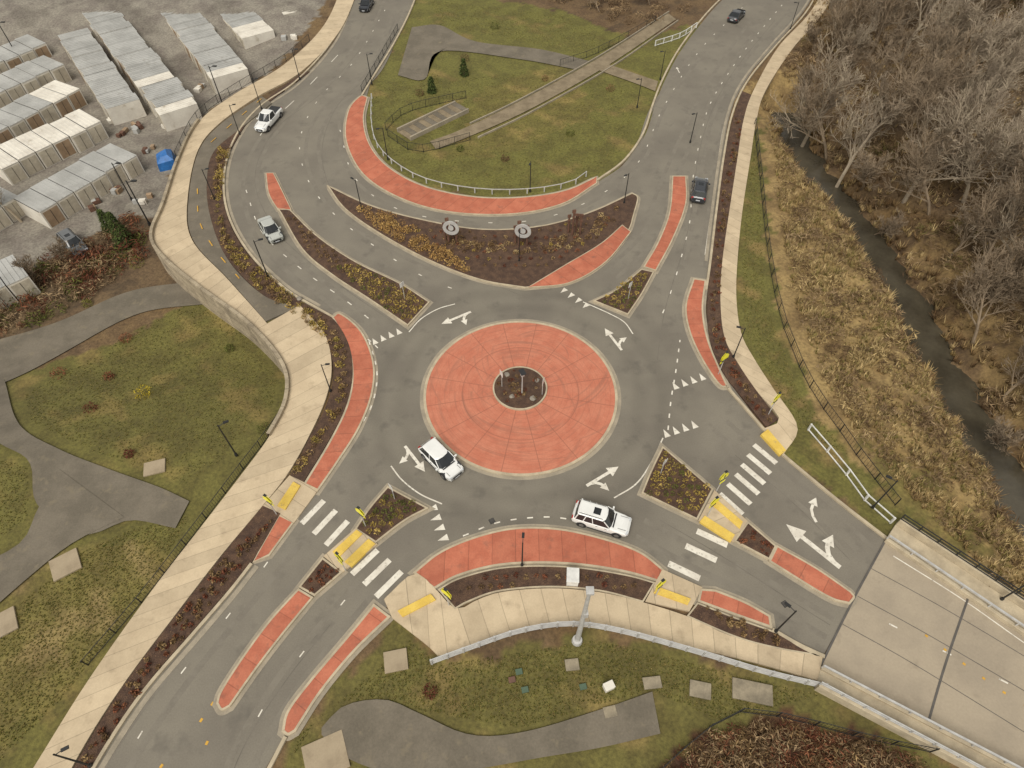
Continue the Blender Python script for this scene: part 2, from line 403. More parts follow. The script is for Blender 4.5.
# ---------------------------------------------------------------- asphalt road
road=poly([(372,-60),(352,0),(335,40),(300,80),(262,107),(238,135),(226,170),(228,210),(248,250),(285,287),(318,308),(336,318),(350,345),(355,375),(348,410),(330,445),(300,490),(275,520),(250,565),(230,592),(195,633),(150,685),(118,730),(85,785),(60,840)],
 [(225,840),(262,775),(283,737),(300,700),(345,645),(388,606)],
 [(388,606),(440,585),(500,568),(560,566),(620,573),(660,590),(690,602),(730,617),(775,634),(822,658)],
 [(822,658),(885,540)],
 [(885,540),(840,505),(800,470),(780,450),(765,430),(735,390),(712,360),(703,320),(705,290),(710,260),(715,210),(722,160),(730,115),(745,80),(775,45),(808,5),(830,-40)],
 [(765,-40),(722,0),(700,25),(680,52),(665,80),(655,105),(645,135),(625,163),(598,182)],
 [(598,182),(565,192),(520,198),(470,198),(420,187),(385,168),(368,140),(365,110),(372,80),(392,45),(410,10),(425,-30),(440,-60)])
mesh_obj('road',[(a[0],a[1],0) for a in road],tess(road),M_asph)
C0=(0.82,38.1)
def add_ring_wear(m,center,bands):
    nt=m.node_tree; N=nt.nodes; L=nt.links; b=N['Principled BSDF']; src=b.inputs['Base Color'].links[0].from_socket
    tc=N.new('ShaderNodeTexCoord'); sub=N.new('ShaderNodeVectorMath'); sub.operation='SUBTRACT'; L.new(tc.outputs['Object'],sub.inputs[0]); sub.inputs[1].default_value=(*center,0)
    ln=N.new('ShaderNodeVectorMath'); ln.operation='LENGTH'; L.new(sub.outputs[0],ln.inputs[0])
    nz=N.new('ShaderNodeTexNoise'); nz.inputs['Scale'].default_value=0.15; nz.inputs['Detail'].default_value=1; L.new(tc.outputs['Object'],nz.inputs[0])
    ad=N.new('ShaderNodeMath'); ad.operation='MULTIPLY_ADD'; L.new(nz.outputs[0],ad.inputs[0]); ad.inputs[1].default_value=1.6; L.new(ln.outputs['Value'],ad.inputs[2])
    cr=N.new('ShaderNodeValToRGB'); mp=N.new('ShaderNodeMath'); mp.operation='DIVIDE'; L.new(ad.outputs[0],mp.inputs[0]); mp.inputs[1].default_value=30
    L.new(mp.outputs[0],cr.inputs[0]); cr.color_ramp.interpolation='EASE'
    els=cr.color_ramp.elements; els[0].position=bands[0][0]/30; els[0].color=(bands[0][1],)*3+(1,); els[1].position=bands[-1][0]/30; els[1].color=(bands[-1][1],)*3+(1,)
    for r,v in bands[1:-1]:
        e_=els.new(r/30); e_.color=(v,)*3+(1,)
    mx=N.new('ShaderNodeMix'); mx.data_type='RGBA'; mx.blend_type='MULTIPLY'; mx.inputs[0].default_value=1; L.new(src,mx.inputs[6]); L.new(cr.outputs[0],mx.inputs[7]); L.new(mx.outputs[2],b.inputs['Base Color'])
add_ring_wear(M_asph,C0,[(9,1.0),(11.2,0.97),(12.2,0.86),(13.4,0.95),(14.6,0.84),(15.8,0.94),(17,0.92),(19,1.0),(29,1.0)])
def apron_nodes(m,center):
    nt=m.node_tree; N=nt.nodes; L=nt.links; b=N['Principled BSDF']; src=b.inputs['Base Color'].links[0].from_socket
    tc=N.new('ShaderNodeTexCoord'); sub=N.new('ShaderNodeVectorMath'); sub.operation='SUBTRACT'; L.new(tc.outputs['Object'],sub.inputs[0]); sub.inputs[1].default_value=(*center,0)
    ln=N.new('ShaderNodeVectorMath'); ln.operation='LENGTH'; L.new(sub.outputs[0],ln.inputs[0]); sp=N.new('ShaderNodeSeparateXYZ'); L.new(sub.outputs[0],sp.inputs[0])
    def M(op,a,b_=None,c=None):
        n=N.new('ShaderNodeMath'); n.operation=op
        for i,v in enumerate((a,b_,c)):
            if v is None: continue
            if isinstance(v,(int,float)): n.inputs[i].default_value=v
            else: L.new(v,n.inputs[i])
        return n.outputs[0]
    th=M('ARCTAN2',sp.outputs[1],sp.outputs[0]); r=ln.outputs['Value']
    k=16/(2*math.pi)
    fr=M('FRACT',M('MULTIPLY_ADD',th,k,8.0)); dd=M('MULTIPLY',M('ABSOLUTE',M('SUBTRACT',fr,0.5)),M('DIVIDE',r,k))
    j1=M('LESS_THAN',dd,0.04); j2=M('LESS_THAN',M('ABSOLUTE',M('SUBTRACT',r,5.6)),0.04)
    f3=M('LESS_THAN',M('FRACT',M('MULTIPLY',r,2.2)),0.16)
    jj=M('MAXIMUM',M('MAXIMUM',j1,j2),M('MULTIPLY',f3,0.3))
    def MR(x,a,b_,c,d):
        n=N.new('ShaderNodeMapRange'); L.new(x,n.inputs[0])
        for i,v in enumerate((a,b_,c,d)): n.inputs[i+1].default_value=v
        return n.outputs[0]
    def swept(cx,cy,rs,ts):
        s2=N.new('ShaderNodeVectorMath'); s2.operation='SUBTRACT'; L.new(tc.outputs['Object'],s2.inputs[0]); s2.inputs[1].default_value=(cx,cy,0)
        l2=N.new('ShaderNodeVectorMath'); l2.operation='LENGTH'; L.new(s2.outputs[0],l2.inputs[0]); sp2=N.new('ShaderNodeSeparateXYZ'); L.new(s2.outputs[0],sp2.inputs[0])
        th2=M('ARCTAN2',sp2.outputs[1],sp2.outputs[0]); c2=N.new('ShaderNodeCombineXYZ'); L.new(M('MULTIPLY',l2.outputs['Value'],rs),c2.inputs[0]); L.new(M('MULTIPLY',th2,ts),c2.inputs[1])
        nz=N.new('ShaderNodeTexNoise'); nz.inputs['Scale'].default_value=1.0; nz.inputs['Detail'].default_value=2; L.new(c2.outputs[0],nz.inputs[0]); return nz.outputs[0]
    st=M('MAXIMUM',M('MAXIMUM',MR(swept(center[0]+2,center[1]+4.5,3.0,0.8),0.57,0.68,0,0.38),MR(swept(center[0]-1,center[1]-3,3.0,0.7),0.6,0.71,0,0.3)),MR(swept(center[0],center[1],2.0,0.9),0.55,0.72,0,0.42))
    mx=N.new('ShaderNodeMix'); mx.data_type='RGBA'; L.new(st,mx.inputs[0]); L.new(src,mx.inputs[6]); mx.inputs[7].default_value=(*t(136,98,82),1)
    m2=N.new('ShaderNodeMix'); m2.data_type='RGBA'; L.new(M('MULTIPLY',jj,0.55),m2.inputs[0]); L.new(mx.outputs[2],m2.inputs[6]); m2.inputs[7].default_value=(*t(140,88,70),1)
    L.new(m2.outputs[2],b.inputs['Base Color'])
apron_nodes(M_redisl,C0)
def circ(c,r,n=96): return [np.array((c[0]+r*math.cos(2*math.pi*i/n),c[1]+r*math.sin(2*math.pi*i/n))) for i in range(n)]
slab('central_island',circ(C0,9.35),0.10,M_redisl,0.25,0.35)
CI=P(520,389)
slab('central_planting_bed',circ(CI,2.65,48),0.26,M_mulch,0.15,0)

# ---------------------------------------------------------------- pavements / aprons / beds
ribbon('sidewalk',SW_L_UP[:11]+[(262,335)],[(362,-20),(341,30),(302,72),(257,98),(219,125),(198,152),(188,200),(192,240),(228,280),(262,318),(268,325)],0.16,M_conc,-0.6)
ribbon('sidewalk',[(258,330),(284,365),(288,400),(270,437),(240,478),(200,530),(150,595),(90,680),(35,768),(-10,840)],[(300,306),(325,335),(332,368),(326,400),(309,438),(288,475),(262,508),(222,556),(175,617),(130,677),(90,738),(45,820)],0.17,M_conc,-0.6)
ribbon('bike_trail',[(262,97),(222,124),(199,152),(189,200),(193,240),(229,280),(266,322)],[(272,104),(240,130),(216,150),(208,172),(209,210),(226,257),(262,295),(298,308)],0.13,M_asph2,-0.3)
ribbon('planting_bed',[(300,75),(240,120),(216,148),(208,172),(209,210),(226,257),(263,296),(300,322),(324,342),(334,370),(327,405),(309,440),(290,478)],[(310,72),(258,112),(238,138),(224,170),(226,212),(246,252),(283,290),(316,310),(334,320),(349,345),(353,375),(346,408),(328,443),(303,484)],0.12,M_mulch,-0.3)
KW=0.26
strip('kerb',[(368,-60),(350,0),(333,40),(298,80),(260,107),(237,135),(225,170),(227,210),(247,250),(284,288),(318,309),(334,318)],KW,0.15,M_kerb)
strip('gutter',[(371,-60),(353,0),(336,41),(301,82),(263,109),(240,137),(228,171),(230,209),(250,249),(286,285),(320,306)],0.35,0.008,M_gut)
slab('red_concrete_apron',poly([(332,318),(341,314),(362,332),(374,362),(373,393),(360,428),(338,463),(318,492)],[(318,492),(303,486)],[(303,486),(330,441),(347,405),(352,375),(347,345),(332,318)]),0.11,M_red)
slab('curb_ramp',sq([(290,476),(319,490),(294,524),(262,508)]),0.12,M_conc,0.0,0.0)
slab('red_concrete_apron',sq([(280,513),(295,522),(270,556),(253,563)]),0.11,M_red,0.15,0.3)
ribbon('planting_bed',[(262,506),(222,557),(175,618),(130,678),(90,741),(50,815)],[(281,514),(252,563),(229,590),(192,633),(147,685),(115,731),(80,790)],0.12,M_mulch,-0.3)
strip('kerb',[(252,564),(231,591),(194,634),(149,686),(117,731),(84,786),(58,835)],KW,0.15,M_kerb)
strip('gutter',[(257,566),(236,593),(199,637),(154,689),(123,733),(90,788),(64,838)],0.4,0.008,M_gut)
slab('red_concrete_apron',poly([(374,604),(391,617)],[(391,617),(355,652),(322,692),(296,732)],[(296,732),(288,736),(282,732)],[(282,732),(288,710),(312,678),(346,638),(374,604)]),0.11,M_red)
strip('kerb',[(286,737),(266,775),(230,840)],KW,0.15,M_kerb)
slab('red_concrete_apron',poly([(413,573),(440,552),(475,537),(515,528),(560,529),(605,539),(640,552),(664,570)],[(664,570),(660,583)],[(660,583),(625,573),(580,566),(535,564),(495,567),(458,577),(434,590)],[(434,590),(413,573)]),0.11,M_red)
slab('planting_bed',poly([(438,590),(458,579),(495,569),(535,566),(580,568),(625,575),(655,583)],[(655,583),(643,603)],[(643,603),(600,592),(550,588),(500,592),(470,602),(455,610)],[(455,610),(438,590)]),0.14,M_mulch,0.12,0)
ribbon('sidewalk',[(384,600),(414,574),(434,588),(456,610),(472,603),(500,593),(550,589),(600,593),(643,603),(690,618),(735,638),(822,657)],[(392,618),(410,632),(428,646),(442,657),(470,646),(505,633),(555,626),(605,629),(655,640),(700,650),(750,662),(818,681)],0.125,M_conc,-0.4)
slab('curb_ramp',sq([(662,570),(702,588),(689,612),(645,602)]),0.15,M_conc,0,0)
slab('red_concrete_apron',poly([(700,589),(715,590)],[(715,590),(745,602),(770,616)],[(770,616),(772,629)],[(772,629),(735,616),(697,602)]),0.11,M_red)
slab('planting_bed',poly([(697,603),(735,618),(776,633),(800,647),(820,657)],[(820,657),(775,649),(735,638),(686,617)]),0.14,M_mulch,0.12,0)
strip('kerb',[(772,630),(798,645),(824,657)],KW,0.15,M_kerb)
slab('red_concrete_apron',poly([(693,279),(706,281)],[(706,281),(703,310),(708,340),(720,370),(728,388)],[(728,388),(718,385),(700,358),(688,330),(685,305),(693,279)]),0.11,M_red)
ribbon('planting_bed',[(742,92),(733,118),(724,160),(717,212),(711,262),(707,300),(709,338),(722,372),(745,402),(766,428)],[(752,96),(743,122),(737,160),(729,212),(722,262),(720,300),(724,338),(738,365),(757,393),(778,420)],0.12,M_mulch,-0.3)
ribbon('sidewalk',[(838,-40),(812,10),(778,48),(753,92),(743,122),(737,160),(729,212),(722,262),(720,300),(724,338),(738,365),(757,393),(779,420),(762,430)],[(852,-40),(824,12),(792,50),(765,92),(756,122),(750,160),(742,212),(737,262),(736,300),(741,335),(755,362),(773,390),(797,428),(783,455)],0.15,M_conc,-0.6)
strip('kerb',[(832,-40),(809,8),(776,46),(747,82),(732,115),(723,160),(716,212),(710,262),(706,290)],KW,0.15,M_kerb)
strip('gutter',[(828,-40),(805,6),(772,44),(743,80),(728,113),(719,160),(712,211),(706,261)],0.35,0.008,M_gut)
strip('kerb',[(728,389),(748,412),(765,432)],KW,0.15,M_kerb)
strip('kerb',[(782,455),(802,472),(842,505),(886,539)],KW,0.15,M_kerb)
slab('red_concrete_apron',poly([(368,98),(364,120),(370,145),(388,167),(422,186),(470,197),(520,198),(565,191),(597,177)],[(597,177),(597,184)],[(597,184),(562,205),(512,215),(450,213),(400,199),(363,175),(346,142),(348,112),(360,97),(368,98)]),0.11,M_red,0.15,0.3)
strip('kerb',[(362,96),(373,78),(394,44),(411,10),(426,-30),(441,-60)],KW,0.15,M_kerb)
strip('kerb',[(597,181),(624,161),(643,134),(653,104),(663,79),(678,51),(698,24),(720,0),(763,-40)],KW,0.15,M_kerb)
lens=poly([(327,186),(370,206),(420,220),(480,230),(540,227),(590,213),(632,194)],[(632,194),(638,199),(634,216)],[(634,216),(628,233),(605,262),(570,283),(525,289)],[(525,289),(480,281),(430,262),(380,235),(345,210),(327,186)])
slab('traffic_island',lens,0.15,M_mulch,0.15)
slab('red_concrete_apron',poly([(527,289),(570,284),(606,263),(631,233)],[(631,233),(622,226)],[(622,226),(600,245),(565,266),(527,289)]),0.175,M_red,0.1,0)
slab('splitter_island',poly([(278,209),(291,211)],[(291,211),(318,237),(355,262),(400,284),(430,303)],[(430,303),(408,327)],[(408,327),(370,301),(332,276),(302,250),(278,209)]),0.15,M_mulch,0.15)
slab('red_concrete_apron',poly([(266,174),(274,174)],[(274,174),(282,190),(292,211)],[(292,211),(278,211)],[(278,211),(269,195),(266,174)]),0.16,M_red,0.1,0.25)
slab('red_concrete_apron',poly([(672,177),(686,177)],[(686,177),(686,205),(673,240),(656,272)],[(656,272),(643,268)],[(643,268),(658,242),(669,212),(672,177)]),0.15,M_red,0.15)
slab('splitter_island',poly([(641,270),(654,273)],[(654,273),(642,295),(628,316)],[(628,316),(593,302)],[(593,302),(617,290),(641,270)]),0.155,M_mulch,0.15)
slab('splitter_island',poly([(388,487),(429,509)],[(429,509),(405,522),(376,544)],[(376,544),(355,530)],[(355,530),(370,508),(388,487)]),0.15,M_mulch,0.15)
slab('splitter_island',sq([(356,529),(378,545),(343,573),(324,557)]),0.13,M_conc,0,0)
slab('splitter_island',sq([(323,558),(343,573),(315,597),(299,588)]),0.15,M_mulch,0.15)
slab('red_concrete_apron',poly([(299,589),(314,598)],[(314,598),(283,636),(257,670),(231,707)],[(231,707),(222,711),(217,704)],[(217,704),(222,690),(244,656),(270,621),(299,589)]),0.14,M_red,0.15)
slab('splitter_island',poly([(662,447),(713,490)],[(713,490),(697,521)],[(697,521),(670,508),(641,494)],[(641,494),(650,472),(662,447)]),0.15,M_mulch,0.15)
slab('splitter_island',sq([(714,491),(747,522),(733,543),(698,521)]),0.13,M_conc,0,0)
slab('splitter_island',sq([(747,522),(776,547),(769,561),(733,542)]),0.15,M_mulch,0.15)
slab('red_concrete_apron',poly([(776,546),(815,568),(850,592)],[(850,592),(854,598),(849,605)],[(849,605),(825,597),(768,562)],[(768,562),(776,546)]),0.14,M_red,0.15)
def pad(q,top=0.20): slab('tactile_paving',sq(q),top,M_tact,0,0,base=0.0)
pad([(294,483),(301,487),(286,511),(278,507)]); pad([(357,531),(363,535),(340,558),(333,553)]); pad([(369,540),(376,545),(352,568),(345,563)])
pad([(398,612),(431,595),(436,601),(403,618)],0.22); pad([(657,588),(690,600),(687,606),(653,594)],0.24); pad([(704,517),(734,536),(730,543),(699,523)]); pad([(715,500),(742,523),(739,530),(711,506)])
pad([(767,431),(785,452),(779,457),(760,436)],0.24)

# ---------------------------------------------------------------- bridge
def W(px,py): return np.array(P(px,py))
ua,ub=W(885,540),W(1024,634); la,lb=W(820,668),W(1000,762)
ue=ua+(ub-ua)*4; le=la+(lb-la)*3.2
br=[la,lb,le,ue,ub,ua]
Vb=[(a[0],a[1],0.012) for a in br]+[(a[0],a[1],-1.2) for a in br]; n=6
Fb=[tuple(range(n)),tuple(range(n,2*n))[::-1]]+[(i,n+i,n+(i+1)%n,(i+1)%n) for i in range(n)]
bridge=mesh_obj('concrete_bridge',Vb,Fb,[M_deck])
def para(name,a,b,off,w,h,m=M_deck,z0=-1.2,par=None):
    d=(b-a)/np.hypot(*(b-a)); nn=np.array([-d[1],d[0]]); a2=a+nn*off; b2=b+nn*off; c=(a2+b2)/2; L=np.hypot(*(b2-a2))
    bb=B(); bb.box((0,0,(h+z0)/2),(L,w,h-z0),0); return bb.obj(name,[m],(c[0],c[1],0),math.atan2(d[1],d[0]),bevel=0.03,parent=par)
def prail(name,a,b,off,z0,h,m,par,sp=1.6,r=0.04,rails=2):
    d=(b-a)/np.hypot(*(b-a)); nn=np.array([-d[1],d[0]]); a2=a+nn*off; L=np.hypot(*(b-a)); bb=B()
    for i in range(int(L/sp)+1): bb.box((i*sp,0,h/2),(0.09,0.09,h),0)
    for k in range(rails): bb.box((L/2,0,h-0.04-k*h*0.45),(L,r*2,r*2),0)
    return bb.obj(name,[m],(a2[0],a2[1],z0),math.atan2(d[1],d[0]),parent=par)
para('bridge_sidewalk',ua,ue,0.9,1.8,0.18,M_kerb,-1.0,bridge)
para('parapet',ua,ue,1.98,0.35,0.95,M_kerb,-1.2,bridge)
prail('steel_rail_north',ua,ue,1.98,0.95,0.75,M_black,bridge,1.5,0.035,3)
para('kerb_parapet',ua,ue,-0.1,0.3,0.45,M_kerb,0.0,bridge)
prail('barrier_rail',ua,ue,-0.1,0.45,0.55,M_galv,bridge,2.0,0.07,1)
para('bridge_sidewalk_south',la,le,-0.75,1.3,0.2,M_kerb,-1.0,bridge)
para('parapet_south',la,le,-1.55,0.3,0.95,M_kerb,-1.2,bridge)
prail('steel_rail_south',la,le,-1.55,0.95,0.6,M_galv,bridge,1.5,0.045,2)
para('kerb_south',la,le,-0.08,0.25,0.4,M_kerb,0.0,bridge)
prail('barrier_rail_south',la,le,-0.08,0.4,0.5,M_galv,bridge,2.0,0.07,1)

MV=[];MF=[];YV=[];YF=[];DV=[];DF=[];SV=[];SF=[];WV=[];WF=[]
def quadstrip(c,w,Vv,Ff,z=0.016):
    c=[np.array(a,float) for a in c]
    a=offset(c,w/2,False); b=offset(c,-w/2,False); base=len(Vv)
    for p,q in zip(a,b): Vv.append((p[0],p[1],z)); Vv.append((q[0],q[1],z))
    for i in range(len(c)-1): Ff.append((base+2*i+1,base+2*i+3,base+2*i+2,base+2*i))
def solid(pts,w=0.12,V_=MV,F_=MF,z=0.016): quadstrip(line(pts),w,V_,F_,z)
def dashed(pts,dash,gap,w=0.12,V_=MV,F_=MF,z=0.016):
    c,L=resample(line(pts),400); d=np.linspace(0,L,len(c)); s=0.0
    while s<L-dash*0.5:
        ts=np.linspace(s,min(s+dash,L),5 if dash>1 else 2); q=[np.array((np.interp(u,d,c[:,0]),np.interp(u,d,c[:,1]))) for u in ts]
        quadstrip(q,w,V_,F_,z); s+=dash+gap
def tri(a,b,c,V_=MV,F_=MF,z=0.018):
    k=len(V_)
    if (b[0]-a[0])*(c[1]-a[1])-(b[1]-a[1])*(c[0]-a[0])<0: b,c=c,b
    for p in (a,b,c): V_.append((p[0],p[1],z))
    F_.append((k,k+1,k+2))
def teeth(p1,p2,n,flip=1,w=0.6,l=0.9):
    a=W(*p1); b=W(*p2); d=(b-a)/np.hypot(*(b-a)); nn=np.array([-d[1],d[0]])*flip
    for i in range(n):
        c=a+(b-a)*(i/(n-1)); tri(c-d*w/2,c+d*w/2,c+nn*l)
def arrow(p,q,kind='L',s=1.0):
    a=W(*p); b=W(*q); d=(b-a)/np.hypot(*(b-a)); nn=np.array([-d[1],d[0]])
    T=lambda x,y: a+d*x*s+nn*y*s
    def head(x,y,ang,k=1.0):
        ca,sa=math.cos(ang),math.sin(ang)
        tri(T(x+1.0*k*ca,y+1.0*k*sa),T(x-0.48*k*sa,y+0.48*k*ca),T(x+0.48*k*sa,y-0.48*k*ca))
    if kind in('S','SL','SR'):
        quadstrip([T(-1.9,0),T(0.75,0)],0.3*s,MV,MF); head(0.73,0,0,1.1)
    sg=-1 if 'R' in kind else 1
    if kind in('L','R'):
        quadstrip([T(-1.6,0),T(-0.9,0.02*sg),T(-0.2,0.25*sg),T(0.25,0.7*sg)],0.28*s,MV,MF,0.0145); head(0.2,0.65*sg,math.radians(48)*sg,1.0)
    elif kind in('SL','SR'):
        quadstrip([T(-1.5,0.0),T(-1.0,0.2*sg),T(-0.7,0.55*sg),T(-0.6,0.8*sg)],0.28*s,MV,MF,0.021); head(-0.62,0.75*sg,math.radians(80)*sg,0.8)
def bars(cs,dirp,l,w=0.6):
    d=W(*dirp[1])-W(*dirp[0]); d=d/np.hypot(*d)
    for c in cs:
        c=W(*c); quadstrip([c-d*l/2,c+d*l/2],w,MV,MF)
bars([(313,512),(325,522),(337,533)],((300,525),(324,500)),2.6,0.5)
bars([(365,562),(377,572),(389,584)],((360,577),(384,554)),2.7,0.5)
bars([(765,454),(759,464),(753,474),(747,484),(739,494),(731,504)],((745,445),(775,470)),2.5,0.5)
bars([(712,538),(701,553),(684,571)],((690,545),(722,560)),2.6,0.55)
teeth((376,344),(400,334),4,1); teeth((437,507),(448,537),4,-1); teeth((668,437),(696,428),4,1); teeth((677,389),(704,380),4,1); teeth((566,289),(588,304),4,-1)
solid([(391,466),(402,480),(420,494),(442,504)]); solid([(614,498),(636,484),(651,463),(663,438)]); solid([(409,332),(421,319),(438,309),(455,304)]); solid([(583,302),(608,313),(624,322),(633,334)])
dashed([(356,433),(372,405),(377,372),(368,338)],0.5,0.9,0.13)
dashed([(668,430),(671,400),(676,370),(680,340)],0.5,0.9,0.13)
dashed([(463,536),(500,522),(545,517),(575,520)],0.5,0.9,0.12)
dashed([(334,320),(366,338),(382,352)],0.5,0.7,0.12)
dashed([(385,10),(355,60),(318,100),(300,140),(308,180),(335,215),(380,250),(430,280),(480,297)],0.5,3.5,0.12)
dashed([(338,55),(300,95),(268,125),(252,150)],2.4,5,0.12)
dashed([(246,190),(262,232),(300,268),(345,300),(378,326)],0.7,2.2,0.12)
dashed([(340,130),(355,178),(400,210),(470,222),(540,219),(600,195),(640,160),(662,110),(700,50),(745,5)],0.5,3.6,0.12)
dashed([(782,5),(745,50),(712,100),(700,140),(692,185),(690,220),(680,262),(668,300),(655,330)],0.6,2.6,0.12)
solid([(804,8),(770,46),(742,82),(726,118),(718,160),(711,211),(705,255)],0.1)
dashed([(300,515),(262,570),(225,620),(180,675),(140,735),(110,790)],0.5,4.0,0.1,z=0.014)
dashed([(345,600),(305,650),(265,705),(235,765)],0.5,4.0,0.1)
dashed([(735,520),(790,560),(838,590)],0.5,3.0,0.1)
arrow((456,318),(444,323),'SL',0.95); arrow((613,339),(606,330),'SR',0.9)
arrow((603,476),(613,470),'SR',0.95); arrow((415,459),(422,468),'SR',0.9)
arrow((808,508),(801,496),'R',0.85); arrow((812,545),(797,533),'SR',1.35); arrow((678,70),(676,66),'S',0.5)
for k,(a,b) in enumerate([((200,722),(222,690)),((206,745),(214,728)),((160,768),(172,752))]): dashed([a,((a[0]+b[0])/2,(a[1]+b[1])/2),b],0.25,0.9,0.18,YV,YF)
dashed([(262,100),(236,122),(210,145)],1.2,2.5,0.12,YV,YF,0.235); dashed([(198,190),(200,222),(215,250),(240,280)],1.2,2.5,0.12,YV,YF,0.235)
dashed([(838,598),(905,632),(985,672),(1060,710)],0.6,3.2,0.12,z=0.03); solid([(893,556),(960,598),(1024,643),(1100,695)],0.1,z=0.03)
dashed([(925,635),(1000,690),(1060,725)],0.2,1.2,0.18,YV,YF,0.03)
for q in [[(885,541),(853,600),(820,667)],[(968,598),(945,665),(925,733)]]: solid(q,0.16,DV,DF,0.032)
for q in [[(870,568),(950,612),(1080,690)],[(857,596),(930,636),(1060,712)],[(842,624),(915,665),(1040,742)]]: solid(q,0.05,DV,DF,0.028)
for q in [[(395,20),(372,70),(338,105),(322,150),(335,195),(380,232),(440,262),(520,295)],[(368,40),(325,90),(275,130),(255,180),(280,235),(340,285),(390,320)],[(270,545),(225,600),(178,655),(130,720),(95,775)],[(330,625),(290,675),(250,735),(225,790)],[(775,20),(728,80),(702,140),(688,230),(665,310),(655,380)],[(660,520),(720,555),(790,600),(830,625)],[(735,455),(790,500),(850,560)]]: solid(q,0.06,SV,SF,0.0065)
# worn wheel paths
for q in [[(380,0),(350,60),(300,100),(262,145),(250,190),(270,245),(330,295),(375,330)],[(400,10),(375,70),(328,110),(312,150),(330,198),(380,238),(440,268)],[(345,120),(352,165),(390,200),(460,220),(530,220),(600,192),(640,155),(660,105),(700,50)],[(325,500),(285,548),(240,602),(190,662),(140,730),(105,785)],[(372,580),(330,630),(290,680),(250,745),(232,790)],[(795,10),(752,60),(722,110),(710,160),(702,210),(693,265)],[(760,15),(722,70),(695,120),(665,190),(650,235),(610,275)],[(640,528),(700,560),(765,590),(830,628)],[(720,425),(770,470),(830,520),(868,555)]]:
    c,L_=resample(line(q),60); c=[np.array(a) for a in c]
    for o_ in (-0.85,0.85): quadstrip(offset(c,o_,False),0.5,WV,WF,0.0030+0.0004*(len(WF)%5))
mesh_obj('road_markings',MV,MF,M_white); mesh_obj('yellow_road_markings',YV,YF,M_yel); mesh_obj('bridge_deck_joints',DV,DF,M_joint); mesh_obj('asphalt_seams',SV,SF,M_seam); mesh_obj('asphalt_wheel_paths',WV,WF,M_wear)

# ---------------------------------------------------------------- trails and slabs on the ground
ribbon('trail_path',[(-60,352),(0,340),(60,322),(130,292),(190,262)],[(-60,400),(0,385),(70,350),(140,314),(200,285)],0,M_asph2,nx=5,drape=True,lift=0.06)
ribbon('trail_path',[(5,380),(20,425),(60,450),(110,470),(160,488),(190,502)],[(-40,400),(-5,440),(30,462),(38,505),(85,535),(130,521),(176,529)],0,M_asph2,nx=8,drape=True,lift=0.08)
ribbon('trail_path',[(60,470),(38,512),(20,545),(-40,575)],[(125,518),(75,543),(30,578),(-40,640)],0,M_asph2,nx=6,drape=True,lift=0.11)
ribbon('trail_path',[(322,728),(345,706),(385,700),(420,714),(470,735),(525,732),(600,710),(652,692)],[(322,735),(345,757),(385,772),(430,776),(485,768),(540,758),(600,748),(660,734)],0,M_asph2,nx=3,drape=True,lift=0.06)
ribbon('gravel_path',[(668,14),(600,58),(520,102),(462,130),(430,142)],[(676,20),(608,66),(530,110),(470,137),(436,150)],0,M_tan,nx=3,drape=True,lift=0.06)
for q in ([(669,12),(600,56),(520,100),(470,124)],[(678,21),(610,68),(532,112),(478,138)]): strip('path_edging',q,0.16,0.12,M_gut)
ribbon('trail_path',[(412,28),(440,26),(475,42),(540,50),(590,62)],[(398,76),(425,80),(440,52),(520,60),(575,70)],0,M_asph2,nx=4,drape=True,lift=0.05)
ribbon('gravel_path',[(600,62),(640,76),(658,82)],[(590,68),(635,84),(655,92)],0,M_tan,nx=2,drape=True,lift=0.05)
a0=W(462,108); a1=W(404,136); dd_=(a1-a0)/np.hypot(*(a1-a0)); b=B(); LL=np.hypot(*(a1-a0))
for i in range(12): b.box((LL*(i+0.5)/12,0,0.05+0.03*(12-i)/2),(LL/12-0.02,2.6,0.1+0.03*(12-i)),0 if i%2 else 1)
for s in (-1,1): b.box((LL/2,s*1.45,0.28),(LL,0.25,0.6),2)
b.obj('stepped_ramp',[M_tan,M_asph2,M_gut],(a0[0],a0[1],-0.05),math.atan2(dd_[1],dd_[0]),bevel=0.02)
def utilslab(px,py,w,l,rot,m=M_conc,name='utility_slab'):
    x,y,z=PT(px,py); b=B(); b.box((0,0,0),(w,l,0.3),0); b.obj(name,[m],(x,y,z+0.02),rot,bevel=0.02)
for q in [(155,468,1.8,1.4,0.3),(66,565,2.1,2.0,0.6),(4,624,1.8,2,0.6),(326,757,2.8,2.4,0.4),(396,661,1.7,1.5,0.2)]: utilslab(*q)
for q in [(652,683,1.3,0.8,0.1),(572,665,1.0,0.8,0.1),(700,690,1.5,1.1,-0.2),(752,692,2.8,1.4,-0.2),(610,712,0.9,0.7,0.2)]: utilslab(*q,m=M_slab2)
for q in [(512,680),(525,690),(519,672),(583,687)]: utilslab(*q,0.5,0.4,0.2,m=M_gcov if q[0]>518 else M_rust,name='valve_cover')

# ---------------------------------------------------------------- retaining wall
wl=westline[4*5:5*13+1]
Lw,_=resample(wl,60); Vw=[];Fw=[];UVw=[]
o1=offset([np.array(a) for a in Lw],-0.25*WSG,False)
i1=offset([np.array(a) for a in Lw],0.10*WSG,False)
for i in range(60):
    for p,z in ((i1[i],-0.2),(i1[i],0.55),(o1[i],0.55),(o1[i],-4.2)): Vw.append((p[0],p[1],z)); UVw.append((i*1.2,z))
for i in range(59):
    for k in range(3): a=i*4+k; Fw.append((a,a+1,a+5,a+4))
mesh_obj('retaining_wall',Vw,Fw,M_wall2,uv=UVw)

